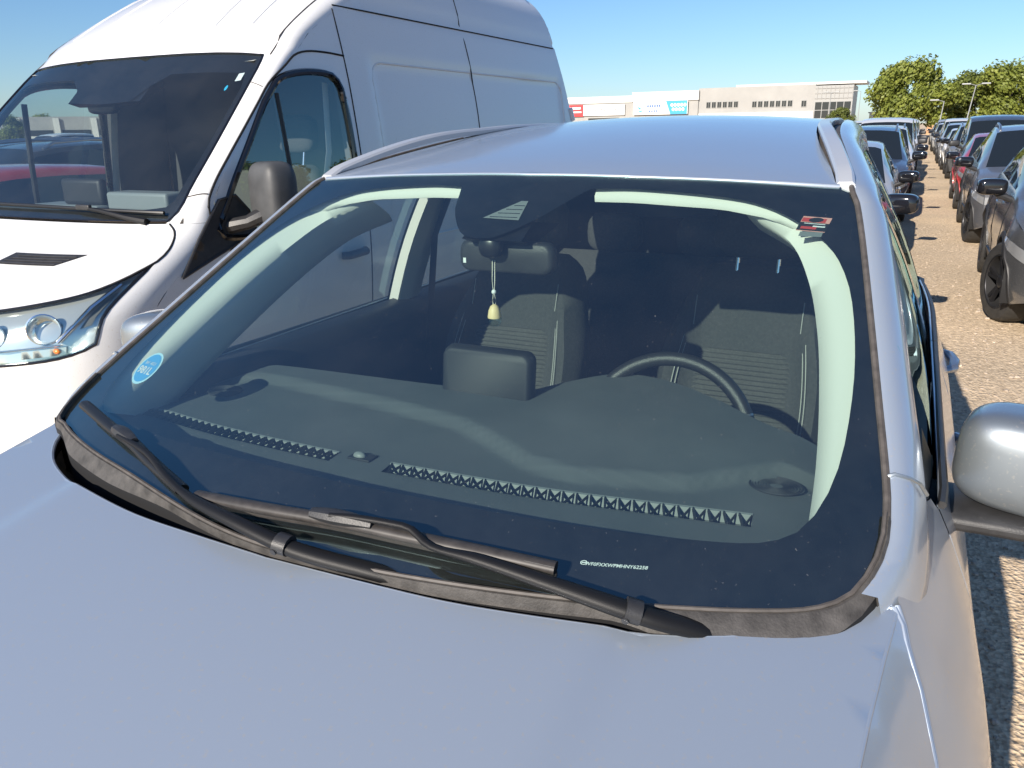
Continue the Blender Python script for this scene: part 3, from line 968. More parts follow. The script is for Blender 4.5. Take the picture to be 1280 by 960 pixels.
for v, n, lean in ((v1, 30, .35), (v2, 27, .0)):
    P = [tuple(p) for p in spl(v, n+1)]
    vb = MB()
    up = [Vector((x, y, Dz(x, y))) for x, y in P]; dn = [Vector((x+.004, y-.036, Dz(x, y-.036))) for x, y in P]
    vb.grid([[p+Vector((0, .004, .003)) for p in up], [p+Vector((0, -.001, .002)) for p in up], [p+Vector((0, -.006, -.014)) for p in up]])
    vb.grid([[p+Vector((0, -.004, .001)) for p in dn], [p+Vector((0, 0, -.001)) for p in dn], [p+Vector((0, .004, -.012)) for p in dn]])
    vb.grid([[p+Vector((0, .0, -.016)) for p in up], [p+Vector((0, -.0, -.016)) for p in dn]])
    vt = part(vb, 'defroster_vent', M['vent'], dash, smooth=40)
    sb = MB()
    for k in range(n):
        a = up[k].lerp(up[k+1], .15); c = dn[k].lerp(dn[k+1], .5); e = up[k].lerp(up[k+1], .95)
        sb.tube([a+Vector((0, 0, .0)), c+Vector((0, 0, -.003))], .0022, 5, flat=2)
        sb.tube([c+Vector((0, 0, -.003)), e+Vector((0, 0, .0))], .0016, 5, flat=2)
    part(sb, 'vent_slats', M['dash_dark'], vt)
sn = MB()
sn.box((-.095, 1.502, Dz(-.095, 1.502)+.002), (.05, .03, .004))
sn2 = MB().sphere((-.10, 1.500, Dz(-.1, 1.5)+.004), (.014, .009, .009), nu=16, nv=8)
so = part(sn, 'sunlight_sensor', M['dash_dark'], dash, bevel=.001)
part(sn2, 'sensor_dome', M['vent'], so)
spb = MB()
for s in (1, -1):
    for k in range(8):
        r = .010+.0035*k*2/2
        spb.tube([Vector((s*.632+1.25*r*math.cos(a), 1.685+r*math.sin(a), Dz(.632, 1.685)+.0015)) for a in [2*PI*j/28 for j in range(29)]], .0010 if k < 7 else .0022, 4, caps=False)
part(spb, 'speaker_grille', M['dash_dark'], dash)
# screen seen from behind
sc_b = MB()
def rrect(cx, cz, w2, h2, r, n=5):
    out = []
    for (sx, sz, a0) in ((1, -1, -PI/2), (1, 1, 0), (-1, 1, PI/2), (-1, -1, PI)):
        for k in range(n+1):
            a = a0+PI/2*k/n
            out.append((cx+sx*(w2-r)+r*math.cos(a), cz+sz*(h2-r)+r*math.sin(a)))
    return out
def bulge(cx, cz, w2, h2, y0, y1, lean=0):
    rows = []
    for (y, k) in ((y0, .93), (y0+.004, .975), (y0+.012, 1.0), (y1-.004, 1.02), (y1, 1.0)):
        rows.append([Vector((x, y+lean*(z-cz), z)) for x, z in rrect(cx, cz, w2*k, h2*k if k >= 1 else h2-(1-k)*w2*.55, .022)])
    return rows
rows = bulge(-.028, 1.163, .111, .070, 1.865, 1.90, .12)
sc_b.grid(rows, closed_u=True)
sc_b.add(rows[0], [list(range(len(rows[0])))]); sc_b.add(rows[-1], [list(range(len(rows[0])))])
part(sc_b, 'touch_screen', M['dash_dark'], dash, smooth=50)
# steering wheel
wh = MB()
C0 = Vector((.345, 2.02, 1.025)); tilt = Euler((rad(-24), 0, 0)).to_matrix()
RW = .188
def wp(a, r=RW, d=0):
    return C0+tilt @ Vector((r*math.cos(a), d, r*math.sin(a)))
wh.tube([wp(2*PI*k/64) for k in range(65)], .0165, 12, caps=False)
st = part(wh, 'steering_wheel', M['leather'], smooth=80)
hb2 = MB()
hb2.sphere(C0, (.075, .03, .06), e=.7)
for a in (PI*.02, PI*.98, PI*1.5):
    hb2.tube([wp(a, .05), wp(a, .12), wp(a, .18)], [.03, .02, .016], 8, flat=.6)
part(hb2, 'wheel_hub', M['dash_dark'], st)
rgb = MB()
for a in (PI*.14, PI*.86):
    rgb.tube([wp(a-.012), wp(a), wp(a+.012)], .0174, 12, caps=False)
part(rgb, 'wheel_ring', M['silver_trim'], st)

# seats
def seat(cx, name):
    def yb(z):                       # front face of the backrest, leaning back
        return 2.56+.33*(z-.55)+.05*(z-.85)**2
    prof = [(.50, .235), (.62, .250), (.78, .262), (.92, .268), (1.02, .262), (1.12, .235), (1.20, .205), (1.26, .175), (1.29, .14)]
    prof = spl(prof, 26)
    rows = []
    for q in prof:
        z, hw = q[0], q[1]
        ring = []
        bol = .055*sstep(.5, .75, z)*(1-sstep(1.05, 1.25, z))
        edge = 1-sstep(1.22, 1.30, z)
        for k in range(25):
            u = -1+2*k/24
            yy = yb(z)+.018*(1-edge)*3
            au = abs(u)
            yy += -bol*sstep(.52, .80, au)+ (.10*edge+.02)*sstep(.80, 1.0, au)**2
            ring.append(Vector((cx+u*hw, yy, z)))
        for k in range(1, 12):
            u = 1-2*k/12
            ring.append(Vector((cx+u*hw*.96, yb(z)+.07+.10*edge+.02*(1-u*u), z-.0)))
        rows.append(ring)
    sb = MB().grid(rows, closed_u=True)
    c = sum(rows[-1], Vector())/len(rows[-1])
    sb.add(rows[-1]+[c+Vector((0, 0, .006))], [[k, (k+1) % 36, 36] for k in range(36)])
    # cushion
    cu = []
    for k in range(15):
        y = lerp(2.02, 2.62, k/14)
        zt = .60-.06*(k/14)-.05*(1-sstep(0, .2, k/14))
        cu.append([Vector((cx+u*.26, y, zt+.045*sstep(.55, .85, abs(u))-(.06*sstep(.85, 1.0, abs(u))**2))) for u in [-1+2*j/16 for j in range(17)]]
                  + [Vector((cx+.26, y, .38)), Vector((cx-.26, y, .38))])
    sb.grid(cu, closed_u=True)
    sb.add(cu[0], [list(range(19))])
    s_ = part(sb, 'front_seat', M['seat'], smooth=60)
    # ribbed centre panel
    rb_ = MB()
    rows = []
    n = 170
    for k in range(n):
        z = lerp(.60, 1.060, k/(n-1))
        hw = .142-.02*sstep(1.01, 1.06, z)**2
        wv = .0035*math.sin((z-.60)*2*PI/.0135)
        rows.append([Vector((cx+u*hw, yb(z)-.006-wv+(.008 if abs(u) == 1 else 0), z)) for u in [-1+2*j/10 for j in range(11)]])
    rb_.grid(rows)
    part(rb_, 'ribbed_panel', M['seat_rib'], s_, smooth=80)
    tb_ = MB()
    for sg in (-1, 1):
        for o_ in (0, .010):
            pts = []
            for k in range(24):
                z = lerp(.70, 1.10, k/23)
                u = .165+.020*math.sin(PI*k/23)+o_
                pts.append(Vector((cx+sg*u, yb(z)-.006-.055*sstep(.52*.262, .8*.262, u), z)))
            tb_.tube(pts, .0016, 4)
        tb_.tube([Vector((cx+sg*.155, yb(z)-.002-.02, z)) for z in (1.125, 1.17, 1.21)], .0014, 4)
    part(tb_, 'seat_stitching', M['stitch'], s_)
    # headrest
    hb_ = MB().sphere((cx, yb(1.40)+.02, 1.40), (.135, .055, .088), e=.55, nu=32, nv=18, rot=Euler((rad(-12), 0, 0)).to_matrix())
    part(hb_, 'headrest', M['seat'], s_, smooth=80)
    pb_ = MB()
    for sg in (-1, 1):
        pb_.tube([(cx+sg*.06, yb(1.25)+.05, 1.24), (cx+sg*.06, yb(1.36)+.03, 1.36)], .006, 8)
    part(pb_, 'headrest_post', M['chrome'], s_)
for cx in (-.385, .385):
    seat(cx, 'seat')
rb2 = MB()
rb2.grid([[Vector((x, y, z)) for x in (-.68, -.3, 0, .3, .68)] for y, z in ((3.0, .5), (3.05, .58), (3.55, .55), (3.62, .6), (3.80, 1.12), (3.84, 1.16), (3.92, 1.14), (3.9, .6))])
part(rb2, 'rear_bench', M['seat'], smooth=50)
for cx in (-.42, 0, .42):
    part(MB().sphere((cx, 3.87, 1.24), (.13, .05, .09), e=.6, nu=24, nv=12), 'rear_headrest', M['seat'])
# floor, bulkhead, tail wall, headliner, door cards
fb = MB().box((0, 2.8, .30), (1.7, 3.4, .04))
fb.box((0, 1.42, .68), (1.5, .03, .60))
fb.box((0, 2.2, .62), (.22, 1.0, .40))
part(fb, 'cabin_floor', M['dash_dark'])
part(MB().grid([[Vector((x, 4.44-.0*z, z)) for x in (-.7, 0, .7)] for z in (.4, .9, 1.25)]), 'boot_wall', M['dash_dark'])
lnr = MB()
hx = [-.62+.124*k for k in range(11)]
rows = []
for y in [2.09+.18*k for k in range(13)]:
    kx = min(1, (interp(RX, y)+.02)/.62)
    rows.append([Vector((x*kx, y+.06*abs(x)**2, Rz(x*kx, y)-.045-.03*(abs(x)/.62)**4)) for x in hx])
lnr.grid(rows)
part(lnr, 'headliner', M['liner'], smooth=80)
hd = MB()
hl1 = [(-.62+.04*k) for k in range(32)]
def hz(x, dz, dy):
    z = interp([(0, 1.590), (.25, 1.588), (.43, 1.578), (.53, 1.562), (.62, 1.53)], abs(x))+dz
    return Vector((x, Wy(x, z)+.022+dy, z))
for xs in ([-.62+.035*k for k in range(14)], [.62-.035*k for k in range(14)]):
    hd.grid([[hz(x, 0, 0) for x in xs], [hz(x, -.014, .004) for x in xs], [hz(x, -.030, .020) for x in xs], [hz(x, -.042, .045) for x in xs], [hz(x, -.044, .075) for x in xs], [hz(x, -.02, .16) for x in xs], [hz(x, .02, .24) for x in xs]])
part(hd, 'header_trim', M['trim'], smooth=70)
vb = MB()
for s in (1, -1):
    vb.box((s*.36, 2.19, 1.560), (.42, .15, .018), rot=Euler((rad(8), s*rad(3), 0)).to_matrix())
part(vb, 'sun_visor', M['liner'], bevel=.006)
ti = [(.470, 2.094, 1.530), (.570, 2.037, 1.483), (.624, 1.945, 1.423), (.661, 1.821, 1.349), (.684, 1.693, 1.275), (.698, 1.580, 1.211), (.703, 1.489, 1.161), (.703, 1.44, 1.13)]
ti = spl(ti, 40)
to = spl([Wp(x, z, -.010) for x, z in ((.50, 1.570), (.61, 1.540), (.665, 1.510), (.702, 1.455), (.725, 1.39), (.742, 1.33), (.748, 1.262), (.745, 1.215), (.735, 1.185), (.72, 1.16))], 40)
for s in (1, -1):
    tb2 = MB()
    f_ = lambda p, dx, dy, dz: Vector((s*(p.x+dx), p.y+dy, p.z+dz))
    tb2.grid([[f_(p, 0, 0, 0) for p in to], [f_(a.lerp(c, .5), 0, -.008, .004) for a, c in zip(to, ti)], [f_(p, .0, 0, 0) for p in ti],
              [f_(p, .006, .050, -.022) for p in ti], [f_(p, .018, .105, -.048) for p in ti], [f_(p, .045, .155, -.07) for p in ti], [f_(p, .09, .185, -.075) for p in ti], [f_(p, .13, .19, -.06) for p in ti]])
    part(tb2, 'pillar_trim', M['trim'], smooth=80)
    # B pillar: pale inner cover, dark belt
    bb = MB()
    def bp(y, t, d):
        p = side_pt(y, t, 1)
        return Vector((s*(p.x-d), y, p.z))
    bb.grid([[bp(y, t/8, d) for t in range(9)] for y, d in ((2.68, .012), (2.685, .045), (2.73, .062), (2.79, .062), (2.83, .045), (2.84, .012))])
    part(bb, 'centre_pillar_trim', M['trim'], smooth=50)
    belt = MB()
    belt.grid([[Vector((s*x, y, z)) for y in [1.72+.06*k for k in range(36)]] for x, z in ((.862, 1.122), (.835, 1.132), (.79, 1.118), (.765, 1.06), (.755, .95), (.75, .40))])
    dc = part(belt, 'door_card', M['dash_dark'], smooth=50)
    hh = MB().tube([(s*.742, 1.93, .98), (s*.735, 1.98, 1.0), (s*.737, 2.05, 1.005)], [.008, .012, .008], 8)
    part(hh, 'inner_door_handle', M['silver_trim'], dc)
    bt = MB().tube([side_pt(2.75, .9, s, -.075), side_pt(2.76, .5, s, -.08), Vector((s*.74, 2.74, .9))], .022, 8, flat=.15, up=(1, 0, 0))
    part(bt, 'seat_belt', M['dash_dark'])
# interior mirror and its sensor shroud
rm = MB()
rows = []
for y, k in ((1.905, .90), (1.908, .97), (1.916, 1.0), (1.935, 1.0), (1.942, .96)):
    rows.append([Vector((x, y+.10*x*0, z)) for x, z in rrect(.008, 1.436, .112*k, .034*k+ (k-1)*.03, .022)])
rm.grid(rows, closed_u=True)
rm.add(rows[0], [list(range(24))]); rm.add(rows[-1], [list(range(24))])
rmo = part(rm, 'interior_mirror', M['black_plastic'], smooth=50)
sh_ = MB()
sh_.grid([[Wp(x, z, -.012) for x in (-.07, -.035, 0, .035, .07)] for z in (1.56, 1.51, 1.490)]+[[Vector((x*.7, 1.90, 1.47-.1*x*x)) for x in (-.10, -.05, 0, .05, .10)], [Vector((x*.5, 1.93, 1.45)) for x in (-.10, -.05, 0, .05, .10)], [Vector((x*.9, 2.02, 1.50)) for x in (-.10, -.05, 0, .05, .10)]])
sh_.sphere((-.012, 1.885, 1.464), (.027, .022, .026), e=.8, nu=20, nv=12)
part(sh_, 'mirror_shroud', M['black_frit'], rmo, smooth=70)
mk = MB().box((-.088, 1.9035, 1.426), (.007, .002, .011))
part(mk, 'mirror_mark', M['sticker_white'], rmo)

# air freshener hanging from the mirror: a thing of its own
af = empty('air_freshener', (-.018, 1.905, 1.300), label='small egg shaped glass air freshener with cream cap hanging inside the grey car', cat='air freshener')
AO = (-.018, 1.905, 1.300)
part_ = lambda mb, n, m, p=None: mb.build(n, M[m], p or af, AO, smooth=80)
gb = MB().lathe([(0, -.017), (.010, -.0155), (.0145, -.009), (.0155, .0), (.014, .008)], AO, 'z', 24)
M['bottle'] = glass('bottle_glass', (0.9, 0.93, 0.88), dust=0.0)
part_(gb, 'glass_bottle', 'bottle')
part_(MB().lathe([(.0150, .002), (.0152, .006), (.013, .019), (.009, .028), (.004, .032), (0, .033)], AO, 'z', 24), 'wooden_cap', 'cream')
cb = MB()
for s in (1, -1):
    cb.tube([(-.018+s*.003, 1.905, 1.332), (-.018+s*.0035, 1.905, 1.345), (-.018+s*.001, 1.905, 1.358), (-.018+s*.003, 1.904, 1.385), (-.016+s*.003, 1.903, 1.43)], .0011, 5)
part_(cb, 'cord', 'cord')
part_(MB().sphere((-.018, 1.905, 1.360), (.0055, .0055, .0055), nu=12, nv=8), 'bead', 'sticker_white')
# ------------------------------------------------------------------ the white van beside it
VX = -2.98
VO = (VX, 4.7, 0)
van = empty('parked_van', VO, label='tall white panel van with a black mirror, parked beside the grey car', cat='van')
def vpart(mb, name, m, parent=None, **kw):
    return mb.build(name, m, parent or van, VO, **kw)
VW = smooth_tab([(.25, .97), (.5, 1.01), (.9, 1.03), (1.2, 1.03), (1.5, 1.012), (1.8, .98), (2.1, .938), (2.35, .898), (2.5, .868), (2.6, .835), (2.68, .775), (2.73, .68)])
VY0 = smooth_tab([(.25, 2.02), (.6, 1.98), (.85, 1.99), (.98, 2.03), (1.05, 2.10), (1.15, 2.29), (1.25, 2.50), (1.33, 2.68), (1.45, 2.835), (2.07, 3.50), (2.16, 3.57), (2.28, 3.73), (2.4, 3.92), (2.5, 4.11), (2.6, 4.42), (2.68, 4.8), (2.73, 5.2)])
VD = smooth_tab([(.25, .55), (.85, .56), (1.0, .53), (1.15, .46), (1.25, .40), (1.33, .28), (1.45, .16), (1.7, .14), (2.0, .15), (2.12, .20), (2.28, .28), (2.5, .40), (2.6, .42), (2.73, .4)])
VP = [(.25, 2.4), (1.0, 2.4), (1.33, 2.7), (2.0, 3.0), (2.5, 2.6)]
def vx(z, y=9):
    x = interp(VW, z)
    # pressed panel field on the cargo sides
    if y > 4.2:
        f = sstep(4.28, 4.33, y)*(1-sstep(6.98, 7.03, y))*sstep(1.05, 1.09, z)*(1-sstep(2.06, 2.09, z))
        x -= .012*f
        x -= .014*sstep(2.335, 2.35, z)*(1-sstep(2.36, 2.385, z))
    return x
def F(t, z, d=0):
    """front shell: t = 0 middle ... 90 degrees at the side"""
    a = rad(abs(t)); p = interp(VP, z)
    ca, sa = max(0, math.cos(a)), max(0, math.sin(a))
    x = (interp(VW, z)+d)*sa**(2/p)
    y = interp(VY0, z)-d+(interp(VD, z)+d)*(1-ca**(2/p))
    return Vector((VX+math.copysign(x, t), y, z))
def yside(z):
    return interp(VY0, z)+interp(VD, z)
def VS(y, z, s=1, d=0):
    x = vx(z, y)
    if y < yside(z):                      # forward of the flat side the skin curves in towards the windscreen
        q = min(1, max(0, (y-interp(VY0, z))/interp(VD, z)))
        p_ = interp(VP, z)
        ca = (1-q)**(p_/2)
        x *= math.sqrt(max(0, 1-ca*ca))**(2/p_)
    return Vector((VX+s*(x+d), y, z))
def tx(z, x):
    """t at which the front shell reaches x"""
    p = interp(VP, z)
    return math.degrees(math.asin(min(1, abs(x)/interp(VW, z))**(p/2)))*(1 if x >= 0 else -1)
zrow = lambda a, b, n: [lerp(a, b, k/n) for k in range(n+1)]
def fgrid(t0, t1, z0, z1, nt=16, nz=10, d=0, mb=None):
    mb = mb or MB()
    f0 = t0 if callable(t0) else (lambda z: t0)
    f1 = t1 if callable(t1) else (lambda z: t1)
    return mb.grid([[F(lerp(f0(z), f1(z), k/nt), z, d) for k in range(nt+1)] for z in zrow(z0, z1, nz)])
# windscreen outline in t, as a function of height
T_W = [(1.33, 57.0), (1.36, 61.0), (1.42, 63.5), (1.6, 63.5), (2.0, 62.0), (2.07, 60.5)]
tw = lambda z: interp(T_W, z)
glass_top = lambda t: 2.085-.03*(abs(t)/62)**2
# bonnet
bn = MB()
TS = 1/55.0
def fpatch(poly, step=.035, d=0, holes=(), mb=None):
    """patch on the front shell, outline in (t, z); t is scaled so that both steps are alike"""
    mb = mb or MB()
    return mb.patch([(t*TS, z) for t, z in poly], lambda u, z: F(u/TS, z, d), step, holes=[[(t*TS, z) for t, z in h] for h in holes])
def sm2(pts, n):
    return [(p[0]/TS, p[1]) for p in spl([(t*TS, z) for t, z in pts], n)]
lamp_top = [(22, 1.040), (40, 1.072), (56, 1.108), (66, 1.155), (72, 1.200)]
lamp_rear = [(72.0, 1.200), (71.8, 1.15), (71.0, 1.06), (70.4, .985), (69.5, .925)]
lamp_low = [(69.5, .925), (64, .900), (55, .880), (40, .865), (25, .850)]
corner = [(72, 1.200), (72.5, 1.230), (70.5, 1.268), (66.5, 1.305), (60.5, 1.335)]
LT, LR, LL, CO = sm2(lamp_top, 20), sm2(lamp_rear, 10), sm2(lamp_low, 12), sm2(corner, 14)
hood_half = [(0, .995), (20, 1.030)]+LT+CO[1:]
hood_full = hood_half+[(0, 1.335)]+[(-t, z) for t, z in reversed(hood_half[1:])]
bn = MB()
fpatch(hood_full, .035, mb=bn)
vh = vpart(bn, 'bonnet', M['white_paint'], smooth=60)
ln = MB()
for s in (1, -1):
    ln.tube([F(s*(t+.3), z, .0005) for t, z in LT+CO[1:]], .0045, 6)
vpart(ln, 'bonnet_gap', M['black_void'], vh)
sc_ = MB()
for s in (1, -1):
    sc_.patch([(s*13, 1.195), (s*33, 1.195), (s*40, 1.232), (s*15, 1.232)], lambda t, z: F(t, z, .004), 2.0)
    for k in range(4):
        z = 1.200+.008*k
        sc_.tube([F(s*t, z, .008) for t in (14+k, 20, 27, 33+1.4*k)], .0022, 5)
vpart(sc_, 'bonnet_scoop', M['black_plastic'], vh)
# front wings, bumper, grille, headlights
M['lamp_dark'] = mat('lamp_dark_grey', (0.16, 0.17, 0.18), 0.3)
hl_poly = [(22, .90)]+[(t, z-.004) for t, z in LT]+LR[1:]+LL[1:]
bp_ = MB()
for s in (1, -1):
    poly = [(s*t, z) for t, z in ([(0, .28), (90, .28)]+[(90, z) for z in zrow(.40, 1.33, 8)]+[(t+.6, z) for t, z in reversed(CO)]+[(t+.5, z) for t, z in LR[1:]]+[(t, z-.004) for t, z in LL[1:]]+[(21.5, .90), (21.5, 1.03), (20, 1.027), (0, .992)])]
    fpatch(poly, mb=bp_)
vpart(bp_, 'front_wings', M['white_paint'], smooth=60)
gr = MB()
fpatch([(-20, .62), (20, .62), (20, .93), (-20, .93)], d=.006, mb=gr)
fpatch([(-50, .36), (50, .36), (48, .50), (-48, .50)], d=.006, mb=gr)
gl_ = vpart(gr, 'grille', M['black_plastic'])
for s in (1, -1):
    hb = MB()
    fpatch([(s*t, z) for t, z in hl_poly], d=-.030, mb=hb)
    lamp = vpart(hb, 'headlight', M['lamp_clear'], smooth=60)
    rim = MB()
    lp = [F(s*t, z, -.002) for t, z in hl_poly]
    rim.tube(lp+lp[:1], .006, 6, caps=False)
    vpart(rim, 'headlight_rim', M['black_gloss'], lamp)
    for t, z, r in ((36, .975, .055), (52, .995, .062)):
        c = F(s*t, z, -.022)
        rb = MB()
        n = (F(s*t, z, .1)-F(s*t, z, 0)).normalized()
        u = n.cross(Vector((0, 0, 1))).normalized(); v = u.cross(n)
        rows = [[c+n*dd+(u*math.cos(2*PI*k/28)+v*math.sin(2*PI*k/28))*rr for k in range(28)] for rr, dd in ((r, .016), (r*.93, .018), (r*.8, .0), (r*.45, -.02), (.004, -.03))]
        rb.grid(rows, closed_u=True)
        vpart(rb, 'reflector', M['chrome'], lamp, smooth=60)
    a_ = MB()
    fpatch([(s*46, .885), (s*60, .897), (s*60, .925), (s*46, .915)], d=-.014, mb=a_)
    vpart(a_, 'turn_lamp', M['lamp_clear'], lamp)
    amb = MB().sphere(F(s*57, .911, -.012), (.018, .012, .012), nu=14, nv=8)
    vpart(amb, 'amber_bulb', M['amber'], lamp)
    sl = MB()
    sl.tube([F(s*t, z, -.010) for t, z in ((57, .945), (60.5, .99), (63.5, 1.06), (66.5, 1.13))], .012, 8, flat=.6)
    sl.tube([F(s*t, z, -.012) for t, z in ((26, .912), (40, .917), (58, .932))], .008, 8, flat=.6)
    vpart(sl, 'lamp_divider', M['chrome'], lamp)
    dk = MB()
    fpatch([(s*t, z) for t, z in ((64, .985), (68, .995), (69, 1.05), (69.8, 1.10), (68.6, 1.10), (66.5, 1.05))], d=-.022, mb=dk)
    vpart(dk, 'side_marker', M['lamp_dark'], lamp)
    cv = MB()
    fpatch([(s*t, z) for t, z in hl_poly], d=-.001, mb=cv)
    vpart(cv, 'headlight_lens', M['bottle'], lamp, smooth=60)
# cowl, windscreen, roof front
cw_ = MB()
fgrid(lambda z: -59, lambda z: 59, 1.337, 1.352, 30, 2, d=-.012, mb=cw_)
vpart(cw_, 'cowl_panel', M['black_plastic'])
ws_poly = [(tw(z), z) for z in zrow(1.345, 2.03, 18)]+[(60.0, 2.06)]
wtop = [(t, glass_top(t)) for t in (57, 45, 30, 15, 0)]
half_ = ws_poly+wtop
full_ = half_+[(-t, z) for t, z in reversed(half_[:-1])]
vws = vpart(fpatch(full_, .05), 'windscreen', M['van_glass'], smooth=80)
wl_ = [F(t, z, .001) for t, z in densify([(t*TS, z) for t, z in full_], .05) for t in [t/TS]]
vpart(MB().tube(wl_+wl_[:1], .006, 6, caps=False), 'windscreen_seal', M['black_gloss'], vws)
inn = [(54, 1.40), (57.5, 1.43), (58.5, 1.6), (58, 1.90), (56, 1.955), (50, 1.975), (30, 1.985), (14, 1.985), (9, 1.93), (6, 1.86), (0, 1.85)]
inn_full = inn+[(-t, z) for t, z in reversed(inn[:-1])]+[(-40, 1.385), (0, 1.378), (40, 1.385)]
vpart(fpatch(full_, .05, d=-.004, holes=[inn_full]), 'printed_border', M['black_frit'], vws, smooth=80)
def vsticker(t0, z0, w_, h_, m, name, round_=False, ang=0):
    pts = []
    if round_:
        ol = [(t0+w_*math.cos(2*PI*k/20), z0+h_*math.sin(2*PI*k/20)) for k in range(20)]
    else:
        ol = [(t0-w_, z0-h_), (t0+w_, z0-h_+.004), (t0+w_, z0+h_+.004), (t0-w_, z0+h_)]
    return vpart(fpatch(ol, .02, d=-.0015), name, M[m], vws)
vsticker(52.3, 1.953, 1.9, .018, 'sticker_white', 'label_sticker')
M['sticker_cyan'] = mat('sticker_cyan', (0.03, 0.42, 0.68), 0.5)
vsticker(47.3, 1.905, .85, .0125, 'sticker_cyan', 'round_sticker', True)
rf = MB()
for s in (1, -1):
    poly = [(s*t, z) for t, z in ([(0, glass_top(0)), (15, glass_top(15)), (30, glass_top(30)), (45, glass_top(45)), (57, glass_top(57)), (60.3, 2.06)]+[(tw(z)+.3, z) for z in zrow(2.03, 1.335, 16)]+[(90, 1.332)]+[(90, z) for z in zrow(1.45, 2.73, 16)]+[(0, 2.73)])]
    fpatch(poly, .045, mb=rf)
vroof = vpart(rf, 'roof_front', M['white_paint'], smooth=60)
rg_ = MB()
for t in (0, 22, -22, 41, -41):
    rg_.tube([F(t, z, -.001) for z in zrow(2.22, 2.70, 18)], .006, 6)
vpart(rg_, 'roof_rib', M['white_paint'], vroof)
sm = MB()
for s in (1, -1):
    sm.tube([F(s*(tw(z)+5.5), z, .0005) for z in zrow(2.06, 2.68, 20)], .0035, 6)
    sm.tube([F(s*t, 1.44+.012*math.sin((t-64)/26*PI), .0005) for t in zrow(64.5, 82, 8)], .003, 6)
    sm.tube([F(s*t, 1.93-.03*(t-63)/20, .0005) for t in zrow(63, 78, 8)], .0025, 6)
vpart(sm, 'roof_seam', M['seal'], vroof)
# roof top
rt = MB()
ysr = [5.2, 5.6, 6.0, 6.4, 6.75, 6.95]
prof = [(z, interp(VW, z)) for z in (2.5, 2.6, 2.68, 2.73)]
rt.grid([[Vector((VX+x*k, y, 2.73+.03*(1-abs(k))-(0 if y < 6.7 else (y-6.7)*.25))) for k in [-1+.125*q for q in range(17)]] for y in ysr for x in (.68,)])
p0 = [F(t, 2.73) for t in [-90+180*k/32 for k in range(33)]]
rt.grid([p0, [Vector((p.x*1, 5.2+.0*p.x, 2.731+.02*(1-abs((p.x-VX)/.68)))) for p in p0]])
vpart(rt, 'roof_top', M['white_paint'], vroof, smooth=60)
